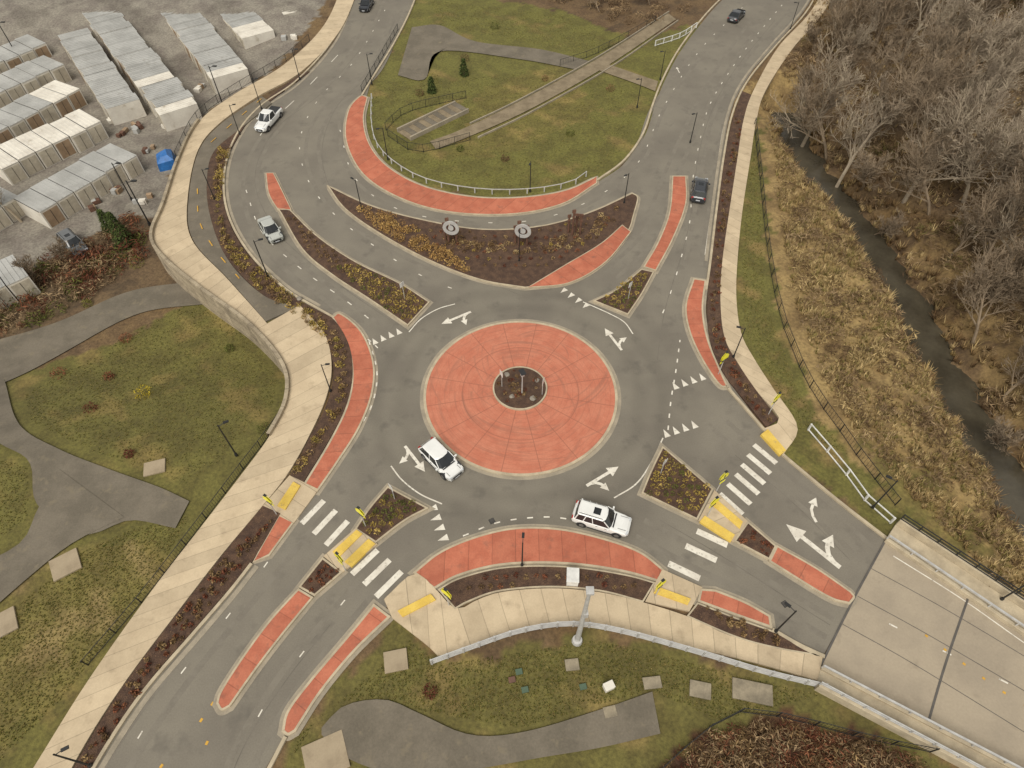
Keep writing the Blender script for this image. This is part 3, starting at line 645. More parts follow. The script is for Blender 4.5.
def fence(name,pts,h,m,post=2.4,picket=0.25,rails=2,r=0.03,zbase=None,z=0.0):
    c,L=resample(line(pts,z),200); d=np.linspace(0,L,len(c)); b=B()
    def at(s): return np.interp(s,d,c[:,0]),np.interp(s,d,c[:,1])
    def zz(x,y): return zbase if zbase is not None else float(hfun(np.array([x]),np.array([y]))[0])
    n=max(1,int(L/post)); pp=[]
    for i in range(n+1):
        x,y=at(L*i/n); g=zz(x,y); pp.append((x,y,g)); b.box((x,y,g+h/2),(r*2.4,r*2.4,h),0)
    for i in range(n):
        a,c_=pp[i],pp[i+1]
        for k in range(rails):
            hz=h*(0.97 if k==0 else (0.97-0.87*k/(rails-1 or 1)))
            b.tube((a[0],a[1],a[2]+hz),(c_[0],c_[1],c_[2]+hz),r,r,4,0,False)
        if picket:
            m_=int(math.dist(a[:2],c_[:2])/picket)
            for j in range(1,m_):
                f=j/m_; x=a[0]+(c_[0]-a[0])*f; y=a[1]+(c_[1]-a[1])*f; g=a[2]+(c_[2]-a[2])*f
                b.box((x,y,g+h*0.53),(0.018,0.018,h*0.86),0)
    return b.obj(name,[m])
fence('black_fence',[(284,402),(266,438),(236,479),(196,532),(146,597),(88,665)],1.1,M_black,2.4,0.22)
fence('black_fence',[(754,125),(760,180),(766,240),(776,300),(792,350),(812,392),(832,420),(860,460),(895,505)],1.2,M_black,2.6,0.3)
fence('black_fence',[(386,130),(408,112),(466,98)],1.2,M_black,2.0,0.22); fence('black_fence',[(388,136),(418,152),(470,140)],1.2,M_black,2.0,0.22)
fence('black_fence',[(560,66),(600,52),(655,22)],1.1,M_black,2.5,0.3)
fence('metal_railing',[(432,664),(470,650),(520,633),(570,626),(620,633),(700,655),(760,673),(822,688)],1.05,M_galv,1.2,0,4,0.055,0.0)
fence('metal_railing',[(808,430),(842,470),(868,505),(890,523)],0.95,M_signw,2.2,0.0,2,0.06,0.0)
fence('metal_railing',[(372,98),(372,125),(378,148),(398,168),(430,184),(480,193),(530,193),(570,186),(586,176)],0.75,M_galv,2.2,0,1,0.06)
fence('black_fence',[(362,92),(374,72),(398,30)],1.1,M_black,2.2,0.25)
fence('black_fence',[(655,775),(700,735),(740,712),(800,722),(870,740),(930,752)],1.3,M_black,2.4,0.25)
fence('parapet_railing',[(655,46),(680,38),(696,28)],0.9,M_signw,1.6,0.3,2,0.06,0.0)
fence('black_fence',[(310,42),(284,64),(234,94),(199,120),(178,160)],1.2,M_black,2.4,0.25,zbase=0.1)

# ---------------------------------------------------------------- street lamps, signs, art
b=B(); b.tube((0,0,0),(0,0,0.35),0.16,0.13,10,0); b.tube((0,0,0.35),(0,0,5.0),0.075,0.055,8,0); b.tube((0,0,4.85),(0.6,0,5.05),0.035,0.035,6,0)
b.box((0.72,0,5.05),(0.5,0.24,0.09),0); b.box((0.72,0,5.0),(0.4,0.2,0.02),1); b.tube((0,0,5.0),(0,0,5.12),0.07,0.02,8,0)
LM=b.mesh('street_lamp',[M_black,M_lampw])
def lamp(px,py,rot=0,s=1.0,ter=False,z0=0.1):
    if ter: x,y,z=PT(px,py)
    else: (x,y),z=P(px,py),z0
    o=new_obj('street_lamp',LM); o.location=(x,y,z); o.rotation_euler[2]=rot; o.scale=(s,s,s)
for a in [(362,211,2.4,.85),(268,277,0.3,1.0),(237,456,0.5,.95),(331,392,0.1,.8),(733,358,2.9,.85),(775,632,2.4,.9),(92,766,0.5,.9),(522,566,1.5,.85),(530,192,4.5,.85),(624,204,3.9,.85),(690,143,3.6,.85),(388,160,3.5,.9),(240,135,0.2,.85),(215,200,0.2,.85),(262,110,0,.9),(372,85,0.2,.9),(519,262,1.5,.75),(300,80,0,.9),(660,80,3.5,.85),(790,30,3.3,.85),(872,508,2.6,.9),(1000,600,2.6,.9),(637,108,3.5,.85)]: lamp(*a)
for a in [(150,225,0,1.3,True),(223,105,0,1.2,True),(20,60,0,1.2,True),(132,200,0,1.1,True)]: lamp(*a)
x,y=P(577,641); b=B(); b.tube((0,0,0),(0,0,0.4),0.42,0.36,12,0); b.tube((0,0,0.4),(0,0,10.2),0.21,0.12,12,0); b.box((0,0,10.25),(0.5,0.5,0.25),0); b.box((0.12,0,6.0),(0.3,0.35,0.6),0); b.obj('utility_pole',[M_galv],(x,y,0),bevel=0.01)
def ped_sign(px,py,rot,z0=0.15):
    x,y=P(px,py); b=B(); b.tube((0,0,0),(0,0,3.0),0.045,0.045,6,0)
    for dx in (0.06,-0.06):
        V=[(dx,-0.45,2.3),(dx,0.45,2.3),(dx,0.45,2.75),(dx,0,3.15),(dx,-0.45,2.75)]
        V2=[(v[0]+0.02,v[1],v[2]) for v in V]; b.add(V+V2,[(0,1,2,3,4),(9,8,7,6,5)]+[(i,5+i,5+(i+1)%5,(i+1)%5) for i in range(5)],1)
    b.box((0.0,0,2.05),(0.12,0.5,0.12),2); b.box((0.09,0,1.75),(0.02,0.6,0.3),1); b.box((0,0,3.3),(0.2,0.28,0.03),2); b.box((0.09,0,2.65),(0.015,0.16,0.4),2)
    b.obj('pedestrian_crossing_sign',[M_galv,M_signy,M_trim],(x,y,z0),rot)
for a in [(277,515,1.0),(366,527,0.9),(346,571,4.0),(449,606,0.9),(655,597,2.2),(707,517,2.2),(716,492,5.3),(768,415,2.3),(718,375,2.2)]: ped_sign(*a)
def road_sign(px,py,rot,h=2.4,w=0.6,m=M_signw,z0=0.15):
    x,y=P(px,py); b=B(); b.tube((0,0,0),(0,0,h),0.035,0.035,6,0); b.box((0.05,0,h-w/2),(0.02,w,w),1); b.obj('traffic_sign',[M_galv,m],(x,y,z0),rot)
for a in [(502,388,3.6),(542,396,5.9),(395,500,3.8),(660,475,5.5),(628,300,2.4),(405,300,2.5)]: road_sign(*a)
x,y=P(522,395); b=B(); b.tube((0,0,0),(0,0,3.2),0.07,0.05,8,0); b.box((0.0,0,3.25),(0.5,0.75,0.05),1); b.box((0.0,0,2.9),(0.3,0.3,0.35),0); b.obj('solar_beacon_pole',[M_galv,M_trim],(x,y,0.26),0.4)
def rock(px,py,r,z0=0.2):
    import bmesh
    bm=bmesh.new(); bmesh.ops.create_icosphere(bm,subdivisions=2,radius=r)
    for v in bm.verts: v.co=v.co*(1+random.uniform(-.18,.18)); v.co.z*=0.65
    me=bpy.data.meshes.new('boulder'); bm.to_mesh(me); bm.free(); me.materials.append(M_rock); o=new_obj('boulder',me); x,y=P(px,py); o.location=(x,y,z0+r*0.2); o.rotation_euler[2]=random.random()*6
for a in [(507,376,0.3),(533,400,0.3),(512,398,0.25),(537,382,0.25),(300,300,.3)]: rock(*a)
def totem(px,py,disc,h):
    x,y=P(px,py); b=B()
    for dx,dy,hh in ((0,0,h),(0.9,0.2,h*0.8),(0.4,0.7,h*0.6),(-0.5,0.4,h*0.7)):
        b.tube((dx,dy,0),(dx,dy,hh),0.14,0.10,8,0); b.box((dx,dy,hh),(0.42,0.14,0.4),0,0.4); b.box((dx,dy,hh*0.75),(0.3,0.3,0.12),0,0.2)
    if disc:
        n=20; V=[];F=[]
        for i in range(n):
            a=2*math.pi*i/n
            for r in (0.55,0.95):
                for yy in (-0.06,0.06): V.append((0.45+r*math.cos(a),yy-0.2,h*0.7+r*math.sin(a)))
        for i in range(n):
            k=i*4; j=((i+1)%n)*4; F+=[(k,k+2,j+2,j),(k+1,j+1,j+3,k+3),(k+2,k+3,j+3,j+2),(k,j,j+1,k+1)]
        b.add(V,F,1)
        b.tube((0.45,-0.28,h*0.7),(0.45,-0.12,h*0.7),0.32,0.32,16,1)
    else: b.box((0.45,0.1,h*0.85),(1.1,0.1,0.3),0)
    b.obj('steel_sculpture',[M_rust,M_galv],(x,y,0.15),random.uniform(-.2,.2))
totem(449,244,True,3.4); totem(519,247,True,3.4); totem(572,236,False,3.4)
def cabinet(px,py,w,l,h,rot,m=M_signw):
    x,y=P(px,py); b=B(); b.box((0,0,h/2),(w,l,h),0); b.box((0,0,h+0.03),(w*1.08,l*1.08,0.06),0); b.box((w/2+0.005,0,h*0.5),(0.02,l*0.8,h*0.8),1); b.obj('utility_cabinet',[m,M_galv],(x,y,0.1),rot,bevel=0.02)
cabinet(572,580,1.1,0.9,0.9,1.5); cabinet(608,688,0.7,0.5,0.6,0.4,M_cwhite)
for q in [(492,521),(785,604)]:
    x,y=P(*q); b=B()
    for i in range(5): b.box((0,i*0.08-0.16,0.012),(0.4,0.04,0.012),0)
    b.box((0,0,0.006),(0.46,0.46,0.006),1); b.obj('drain_grate',[M_joint,M_tyre],(x,y,0),0.5)

# ---------------------------------------------------------------- vehicles
def car(name,px,py,qx,qy,pm,kind='suv',z0=0.0):
    a=np.array(P(px,py,z0+0.8)); h1=np.array(P(px,py,z0)); h2=np.array(P(qx,qy,z0)); d=h2-h1; rz=math.atan2(d[1],d[0])
    Lh={'suv':2.4,'sedan':2.3,'pickup':2.8,'hatch':2.25}[kind]; w=0.95 if kind!='sedan' else 0.91
    belt=1.08 if kind in('suv','pickup') else 0.92; hood=1.02 if kind in('suv','pickup') else 0.82; roof={'suv':1.72,'sedan':1.42,'pickup':1.8,'hatch':1.5}[kind]
    b=B()
    rear={'suv':(-2.4,belt),'sedan':(-2.3,0.95),'pickup':(-2.8,belt),'hatch':(-2.25,belt)}[kind]
    def ring(x,k,zt,zb=0.3):
        ww=w*k; hp=[(ww*0.86,zb),(ww*0.98,zb+0.12),(ww,zb+0.38),(ww*0.97,zt-0.12),(ww*0.86,zt-0.015),(ww*0.45,zt+0.015)]
        return [(x,y,z) for y,z in hp]+[(x,-y,z) for y,z in hp[::-1]]
    st=[(-Lh,.84,rear[1]-0.16,0.42),(-Lh+0.12,.94,rear[1]-0.02,.32),(-Lh+0.6,.99,rear[1],.28),(-0.6,1,belt,.26),(0.85,1,belt-0.01,.26),(1.15,.995,hood,.26),(Lh-0.65,.97,hood-0.08,.28),(Lh-0.22,.9,hood-0.2,.3),(Lh-0.03,.76,hood-0.36,.4)]
    b.loft([ring(*s) for s in st],0)
    xr,xrr,xf,xff={'suv':(-2.22,-2.0,0.95,0.35),'hatch':(-2.15,-1.75,1.0,0.3),'sedan':(-1.85,-1.05,1.0,0.25),'pickup':(-0.75,-0.62,1.2,0.55)}[kind]; rt=roof
    def rect(x0,x1,ww,z,c=0.12):
        return [(x0,-ww+c,z),(x0+c*.6,-ww,z),(x1-c*1.5,-ww,z),(x1,-ww+c*2,z),(x1+0.06,0,z),(x1,ww-c*2,z),(x1-c*1.5,ww,z),(x0+c*.6,ww,z),(x0,ww-c,z),(x0-0.03,0,z)]
    R0=rect(xr,xf,w*0.92,belt-0.06); R1=rect(xrr,xff,w*0.76,rt-0.07); R2=rect(xrr+0.1,xff-0.12,w*0.68,rt-0.005)
    b.loft([R0,R1],1); b.loft([R1,R2],0)
    b.box(((xrr+xff)/2,0,rt),(abs(xff-xrr)*0.82,w*1.05,0.03),0)
    if kind=='suv':
        b.box(((xrr+xff)/2+0.35,0,rt+0.018),(0.6,w*0.65,0.012),1)
        for s in (1,-1): b.tube((xrr+0.15,s*w*0.64,rt+0.05),(xff-0.25,s*w*0.64,rt+0.05),0.025,0.025,6,4)
    for s in (1,-1):
        def pil(x0,x1,wd=0.05): b.tube((x0,s*w*0.925,belt-0.03),(x1,s*w*0.765,rt-0.07),wd,wd,4,0)
        pil(xf-0.12,xff-0.1,0.045); pil(xr+0.1,xrr+0.08,0.06)
        if kind!='pickup': pil((xr+xf)/2+0.05,(xrr+xff)/2+0.1,0.04)
        if kind=='suv': pil(xr+0.8,xrr+0.75,0.05)
        b.box((xf-0.25,s*(w+0.1),belt+0.02),(0.14,0.22,0.15),0)
        b.box((Lh-0.28,s*w*0.66,hood-0.27),(0.34,0.34,0.13),5)
        b.box((-Lh+0.08,s*w*0.74,rear[1]-0.2),(0.14,0.24,0.3 if kind!='sedan' else 0.16),6)
        b.box((0.1,s*(w*0.985),0.31),(2.2,0.06,0.1),4)
        for xx in (-0.25,0.5) if kind!='pickup' else (0.4,): b.box((xx,s*(w+0.008),belt-0.16),(0.16,0.025,0.03),4)
        for xx in (Lh-0.92,-Lh+0.92):
            b.tube((xx,s*(w-0.26),0.35),(xx,s*(w+0.004),0.35),0.43,0.43,20,4)
            b.tube((xx,s*(w-0.24),0.34),(xx,s*(w+0.015),0.34),0.345,0.345,20,2); b.tube((xx,s*(w-0.1),0.34),(xx,s*(w+0.024),0.34),0.23,0.21,14,3)
    b.box((Lh-0.05,0,0.55),(0.1,w*1.0,0.22),4); b.box((Lh-0.01,0,0.42),(0.04,0.5,0.12),5); b.box((-Lh+0.0,0,0.62),(0.06,0.5,0.14),5)
    b.box((Lh-0.12,0,0.36),(0.16,w*1.5,0.12),4); b.box((-Lh+0.05,0,0.4),(0.14,w*1.6,0.14),4)
    b.box((xf+0.1,0,belt-0.02),(0.12,w*1.4,0.02),4)
    # hood shut lines
    for s in (1,-1): b.box(((xf+Lh)/2+0.1,s*w*0.62,hood+0.004-0.03),(Lh-xf-0.75,0.025,0.02),4)
    if kind=='pickup': b.box((-1.8,0,belt-0.0),(1.75,w*1.55,0.05),4)
    return b.obj(name,[pm,M_glass,M_tyre,M_rim,M_trim,M_lampw,M_lampr],(a[0],a[1],z0),rz,bevel=0.025)
car('suv',602,518,612,521,M_pw,'suv'); car('white_car',441,458,449,466,M_pw,'hatch')
car('silver_car',270,228,275,236,M_pg,'sedan'); car('pickup_truck',268,118,260,127,M_pw,'pickup'); car('dark_car',366,3,362,10,M_pb,'sedan')
car('dark_car',700,188,701,182,M_pb,'suv'); car('dark_car',737,14,741,10,M_pb,'sedan')
for q in [(73,243,80,250,M_pc,'suv'),(66,15,72,10,M_pw,'pickup')]: car('parked_car',*q,z0=-3.06)

# ---------------------------------------------------------------- storage yard
def row(name,p0,p1,depth,roofm,hh=2.6,pitch=2.45,gz=-3.06,white_end=0):
    a=np.array(P(*p0,gz+hh)); c=np.array(P(*p1,gz+hh)); L=np.hypot(*(c-a)); n=max(1,int(L/pitch)); d=(c-a)/L; b=B()
    for i in range(n):
        x=(i+0.5)*pitch; dz=random.uniform(-0.05,0.05); dy=random.uniform(-0.2,0.2); w=pitch-0.14; m=1 if (i>=n-white_end or random.random()<0.06) else 0
        b.box((x,dy,(hh+dz)/2),(w,depth,hh+dz),1)
        b.box((x,dy,hh+dz+0.02),(w+0.02,depth+0.06,0.04),m)
        for k in range(4): b.box((x-w/2+w*(k+0.5)/4,dy,hh+dz+0.065),(0.10,depth*0.97,0.05),m)
        b.box((x-w/2-0.05,dy,hh-0.02),(0.07,depth*0.95,0.03),4)
        for s in (1,-1):
            b.box((x,dy+s*(depth/2+0.02),hh*0.48),(w*0.84,0.04,hh*0.84),2 if random.random()<0.85 else 5)
            b.box((x,dy+s*(depth/2+0.05),hh*0.48),(0.04,0.03,hh*0.8),4)
    b.obj(name,[roofm,M_cwhite,M_door,M_galv,M_trim,M_door2],(a[0],a[1],gz),math.atan2(d[1],d[0]))
R='storage_unit_row'
row(R,(72,32),(124,108),4.8,M_croof); row(R,(95,6),(182,112),5.5,M_croof,white_end=1); row(R,(172,2),(236,80),5.8,M_croof,white_end=1); row(R,(190,-35),(262,38),5.5,M_croof,white_end=2); row(R,(262,-40),(300,15),5,M_croof,white_end=1)
row(R,(-20,62),(48,35),5.5,M_croof); row(R,(-20,92),(60,57),5.5,M_croof); row(R,(-20,130),(75,80),5.5,M_croof,white_end=2); row(R,(-10,162),(98,112),5.5,M_cwhite); row(R,(25,205),(128,146),5.5,M_croof); row(R,(-30,210),(20,182),5.5,M_croof); row(R,(-25,285),(35,258),5,M_croof)
row(R,(20,-30),(55,8),5,M_croof)
x,y,z=PT(168,164); b=B()
b.loft([[(-1.2,-1.6,0),(1.2,-1.6,0),(1.2,1.6,0),(-1.2,1.6,0)],[(-1.1,-1.5,1.1),(1.1,-1.5,1.3),(1.0,1.5,1.2),(-1.1,1.4,1.0)],[(-.4,-.9,1.7),(.5,-.8,1.8),(.4,.9,1.75),(-.4,.9,1.5)]],0); b.obj('tarp_covered_pile',[M_blue],(x,y,z),0.4)
for q in [(118,120),(140,128),(128,135),(60,110),(205,90),(150,150),(100,205),(175,125),(290,40),(112,195),(145,200)]:
    x,y,z=PT(*q); b=B()
    for i in range(4): b.box((random.uniform(-1.2,1.2),random.uniform(-.8,.8),0.3),(random.uniform(.4,1.0),random.uniform(.4,1.0),random.uniform(.4,.8)),i%3)
    b.obj('stacked_pallets',[random.choice([M_cwhite,M_rust]),M_door2,M_croof],(x,y,z),random.random()*3)

# ---------------------------------------------------------------- plants
def sample(pp,n):
    pp=np.array(pp); lo=pp.min(0); hi=pp.max(0); out=np.zeros((0,2))
    while len(out)<n:
        q=rng.uniform(lo,hi,(n*3,2)); out=np.r_[out,q[inpoly(q[:,0],q[:,1],pp)]]
    return out[:n]
def unit(n):
    v=rng.normal(size=(n,3)); return v/np.linalg.norm(v,axis=1)[:,None]
def clumps(name,xy,z,rad,n,size,pal,flat=0.75,asp=0.5,up=0.0):
    N=len(xy); c=np.c_[xy,z]; c=np.repeat(c,n,0); r=np.repeat(rad,n)
    u=unit(N*n); rr=rng.uniform(0.35,1,N*n)**0.5; pos=c+u*(r*rr)[:,None]*np.array([1,1,flat]); pos[:,2]=np.maximum(pos[:,2]+r*flat*0.45,c[:,2])
    a=unit(N*n); a[:,2]=a[:,2]*(1-up)+up*np.abs(a[:,2])+up*0.5; a/=np.linalg.norm(a,axis=1)[:,None]
    b=np.cross(a,unit(N*n)); b/=np.linalg.norm(b,axis=1)[:,None]+1e-9
    s=size*rng.uniform(0.5,1.3,N*n)*np.clip(r/np.mean(rad),0.6,1.6)
    q=np.stack([pos-a*s[:,None],pos+b*s[:,None]*asp,pos+a*s[:,None],pos-b*s[:,None]*asp],1).reshape(-1,3)
    pal=np.array(pal); ci=np.repeat(rng.integers(0,len(pal),N),n); col=pal[ci]*rng.uniform(0.6,1.35,(N*n,1))
    return fast_mesh(name,q,4,M_leaf,np.repeat(np.clip(col,0,1),4,0))
def tufts(name,xy,z,hgt,n,pal,spread=0.6,w=0.03):
    N=len(xy); c=np.repeat(np.c_[xy,z],n,0); h=np.repeat(hgt,n)*rng.uniform(0.5,1.1,N*n); an=rng.uniform(0,2*math.pi,N*n); sp=spread*rng.uniform(0.2,1,N*n)
    base=c+np.c_[np.cos(an),np.sin(an),np.zeros(N*n)]*(h*0.12)[:,None]
    tip=c+np.c_[np.cos(an)*sp*h,np.sin(an)*sp*h,h*np.sqrt(np.clip(1-sp*sp*0.6,0.1,1))]
    side=np.c_[-np.sin(an),np.cos(an),np.zeros(N*n)]*(w*(1+h))[:,None]
    q=np.stack([base-side,base+side,tip],1).reshape(-1,3); pal=np.array(pal); ci=np.repeat(rng.integers(0,len(pal),N),n)
    col=pal[ci]*rng.uniform(0.65,1.35,(N*n,1)); return fast_mesh(name,q,3,M_leaf,np.repeat(np.clip(col,0,1),3,0))
g=lambda *a:t(*a)
PALY=[g(172,148,78),g(156,136,72),g(138,122,68),g(188,162,94)]; PALG=[g(102,104,54),g(118,114,58),g(92,96,50)]; PALB=[g(138,112,78),g(122,97,68),g(156,130,92),g(106,84,60)]; PALR=[g(120,74,54),g(104,62,48),g(134,88,64)]; PALT=[g(184,160,114),g(168,144,98),g(200,176,128)]
LENS_IN=np.array(offset(lens if area(lens)>0 else lens[::-1],0.55))
def clip_lens(xy): return xy[inpoly(xy[:,0],xy[:,1],LENS_IN)]
def bed(name,px,n,rad,pal,nl=45,z=0.2,size=0.09,lensclip=False):
    xy=sample(poly(px),n)
    if lensclip: xy=clip_lens(xy)
    n=len(xy); clumps(name,xy,np.full(n,z),rng.uniform(0.7,1.2,n)*rad,nl,size,pal)
def gridbed(name,px,sp,rad,pal,nl=45,z=0.2,size=0.09,lensclip=False):
    pp=np.array(sq(px)); lo=pp.min(0); hi=pp.max(0); xs,ys=np.meshgrid(np.arange(lo[0],hi[0],sp),np.arange(lo[1],hi[1],sp)); xs=xs+(np.arange(xs.shape[0])%2)[:,None]*sp/2
    xy=np.c_[xs.ravel(),ys.ravel()]+rng.normal(0,sp*0.09,(xs.size,2)); xy=xy[inpoly(xy[:,0],xy[:,1],pp)]
    if lensclip: xy=clip_lens(xy)
    n=len(xy); clumps(name,xy,np.full(n,z),rng.uniform(0.8,1.15,n)*rad,nl,size,pal)
gridbed('groundcover_plants',[(662,452),(709,490),(695,516),(645,493)],0.66,0.30,PALY+PALG[:1],48)
gridbed('groundcover_plants',[(388,491),(424,509),(400,520),(376,540),(359,529)],0.64,0.29,PALY+PALG,48)
gridbed('groundcover_plants',[(640,274),(651,276),(627,313),(598,302)],0.7,0.32,PALY+PALG,48)
gridbed('groundcover_plants',[(335,265),(360,268),(400,288),(425,304),(406,323),(370,299)],0.7,0.34,PALY+PALY+PALG[:1],48)
gridbed('groundcover_plants',[(284,215),(292,217),(318,241),(350,264),(345,278),(310,252)],0.85,0.30,PALB,40)
bed('ornamental_grass',[(345,196),(400,222),(450,255),(470,276),(430,258),(385,235)],130,0.5,[g(190,156,98),g(172,136,84),g(158,124,80)],55,lensclip=True)
bed('ornamental_grass',[(440,235),(540,245),(620,206),(600,236),(540,255),(450,250)],80,0.38,PALB+PALT[:1],50,lensclip=True)
gridbed('groundcover_plants',[(400,228),(600,218),(612,215),(600,240),(545,272),(500,274),(430,250)],1.2,0.26,PALB+PALR+PALY[:1],34,lensclip=True)
bed('groundcover_plants',[(218,150),(230,150),(222,190),(228,235),(290,295),(330,325),(346,360),(344,400),(322,440),(300,475),(296,470),(328,415),(338,375),(325,340),(260,290),(226,250),(212,205)],280,0.33,PALY+PALB,36)
bed('groundcover_plants',[(276,515),(245,562),(190,630),(120,720),(92,765),(82,765),(130,685),(222,562)],110,0.2,PALR+PALB,30)
gridbed('groundcover_plants',[(455,584),(495,572),(540,569),(590,572),(645,584),(638,598),(595,588),(545,584),(500,588),(470,598)],0.8,0.22,PALR+PALB,34)
bed('groundcover_plants',[(705,608),(770,634),(800,650),(740,636)],24,0.22,PALB,36)
bed('groundcover_plants',[(735,120),(741,122),(727,215),(718,300),(722,340),(740,372),(768,415),(764,420),(735,385),(712,335),(712,280),(720,210)],120,0.24,PALB+PALR,34)
bed('groundcover_plants',[(325,563),(338,573),(315,592),(304,587)],12,0.2,PALR,30); bed('groundcover_plants',[(750,528),(772,548),(766,556),(740,542)],12,0.2,PALR,30)
xy=np.array([np.array(CI)+np.array((math.cos(a)*r,math.sin(a)*r)) for a,r in zip(rng.uniform(0,6.28,34),rng.uniform(0.4,2.2,34))])
clumps('groundcover_plants',xy,np.full(34,0.3),rng.uniform(.12,.26,34),32,0.07,PALR+PALB)
def terr(px,n,zz=0.0):
    xy=sample([np.array(P(a,b,zz)) for a,b in px],n); return xy,hfun(xy[:,0],xy[:,1])
def notcreek(xy,z,zmin=-3.3):
    k=(z>zmin)|(segdist(xy[:,0],xy[:,1],CREEK)>4.5); return xy[k],z[k]
GREYB=[g(146,124,96),g(130,108,82),g(114,93,70),g(160,136,104),g(102,82,62)]
E1=[(772,115),(800,130),(840,180),(890,255),(950,365),(1010,455),(1070,540),(1015,600),(915,500),(830,400),(795,300),(778,200)]
def clumpy(xy,z,th):
    k=wob(xy[:,0],xy[:,1],0.9,2.2)+0.6*wob(xy[:,0],xy[:,1],2.4,0.7)>th; return xy[k],z[k]
xy,z=clumpy(*notcreek(*terr(E1,9500)),-0.35); tufts('dry_grass',xy,z,rng.uniform(.35,1.0,len(xy))*(0.7+0.4*wob(xy[:,0],xy[:,1],0.7,0.2)),10,PALT+PALB[2:3]+[g(138,126,76)],0.95,0.028)
xy,z=notcreek(*terr(E1,420),-3.25); clumps('bramble_thicket',xy,z,rng.uniform(.4,1.2,len(xy)),75,0.22,GREYB+PALT[:1],asp=0.13,up=0.5)
E2=[(775,100),(800,40),(840,-80),(1200,-80),(1200,560),(1060,560),(1000,430),(940,330),(880,230),(830,170)]
xy,z=notcreek(*terr(E2,1650),-3.2); clumps('bramble_thicket',xy,z,rng.uniform(.6,1.7,len(xy)),80,0.34,GREYB+GREYB+[g(112,104,62)],asp=0.11,up=0.5)
xy,z=notcreek(*terr(E2,6000),-3.3); tufts('dry_grass',xy,z,rng.uniform(.5,1.2,len(xy)),9,PALT+PALB,0.9,0.032)
# shaggy creek banks
cc=np.array(resample(np.array(CREEK),900)[0]); off_=rng.uniform(1.6,4.2,900)*rng.choice([-1,1],900); dd=np.gradient(cc,axis=0); dd/=np.linalg.norm(dd,axis=1)[:,None]; xy=cc+np.c_[-dd[:,1],dd[:,0]]*off_[:,None]; z=hfun(xy[:,0],xy[:,1]); k=z>-3.55; xy,z=xy[k],np.maximum(z[k],-3.4)
tufts('bank_grass',xy,z,rng.uniform(.5,1.3,len(xy)),18,PALT+PALB,1.0,0.035)
xy,z=terr([(560,-70),(765,-70),(695,5),(640,30),(560,5),(500,-10)],260); clumps('bramble_thicket',xy,z,rng.uniform(.5,1.4,len(xy)),80,0.3,GREYB,asp=0.12,up=0.5)
xy,z=terr([(-60,300),(0,285),(130,222),(150,250),(60,315),(0,335),(-60,345)],240,-3); clumps('bramble_thicket',xy,z,rng.uniform(.5,1.5,len(xy)),90,0.26,GREYB+PALR+PALG[:1],asp=0.16,up=0.4)
xy,z=terr([(650,780),(700,742),(760,722),(850,740),(925,770),(900,800)],260); clumps('bramble_hedge',xy,z,rng.uniform(.4,.9,len(xy)),90,0.15,PALR+PALB+GREYB,asp=0.2,up=0.4)
def lawn(px,n,zz=0.0,dead=2):
    xy,z=terr(px,n,zz); tufts('grass',xy,z,rng.uniform(.05,.13,len(xy)),7,PALG+[g(126,119,62)]*2+[g(148,132,82)]*dead,1.0,0.025)
lawn([(-20,455),(30,470),(32,520),(-20,555)],900,-0.5)
lawn([(25,395),(110,335),(190,295),(250,335),(275,372),(275,405),(230,470),(195,495),(110,465),(40,430)],6000,-2)
lawn([(190,515),(150,585),(60,700),(-20,780),(-20,640),(75,555),(130,530)],5500)
lawn([(410,640),(440,665),(600,640),(820,695),(720,720),(650,690),(520,728),(430,712),(345,700),(320,715),(285,768),(300,735)],6000)
lawn([(375,85),(400,80),(450,80),(560,68),(640,90),(625,150),(590,175),(520,188),(430,178),(385,150),(375,120)],6000)
lawn([(430,0),(560,15),(640,55),(590,55),(440,25)],2500)
lawn([(756,125),(765,300),(800,395),(850,455),(800,430),(745,330),(742,250)],2500)
def shrub(px,py,r,pal,name='shrub',n=220,flat=.9):
    x,y,z=PT(px,py); clumps(name,np.array([[x,y]]),np.array([z]),np.array([r]),n,0.11,pal,flat,asp=0.35,up=0.3)
for q in [(145,395,0.9,[g(176,156,50)]),(127,340,.7,PALR),(60,375,.8,PALR),(110,378,.6,PALR),(92,410,.7,PALR),(88,305,.6,PALG),(230,350,.6,PALG),(130,455,.5,PALR),(430,692,.55,PALR),(265,430,.7,PALG),(433,82,1.0,PALG),(420,95,.7,PALB),(465,60,.8,PALB),(570,135,.7,PALG),(545,80,.6,PALB),(495,28,.9,PALG),(610,90,.7,PALB),(505,160,.6,PALB),(138,265,1.0,PALG),(460,150,.6,PALG)]: shrub(*q)
def conifer(px,py,h):
    x,y,z=PT(px,py); n=int(900*h/5)
    f=rng.uniform(0.05,1,n); r=(1-f)*h*0.28*rng.uniform(0.5,1.05,n)+0.05; an=rng.uniform(0,6.28,n)
    pos=np.c_[x+r*np.cos(an),y+r*np.sin(an),z+f*h-r*0.15]; out=np.c_[np.cos(an),np.sin(an),np.full(n,-0.35)]; sd=np.c_[-np.sin(an),np.cos(an),np.zeros(n)]
    s=rng.uniform(0.15,0.4,n)[:,None]
    q=np.stack([pos-sd*s*0.4,pos+sd*s*0.4,pos+out*s],1).reshape(-1,3); c=np.array(g(66,76,40))*rng.uniform(0.5,1.4,(n,1))
    o=fast_mesh('conifer_tree',q,3,M_leaf,np.repeat(c,3,0)); b=B(); b.tube((x,y,z),(x,y,z+h),0.12,0.02,6,0); b.obj('trunk',[M_bark],parent=o)
for q in [(127,245,5),(112,232,3.5),(464,75,2.6),(432,92,2.4)]: conifer(*q)
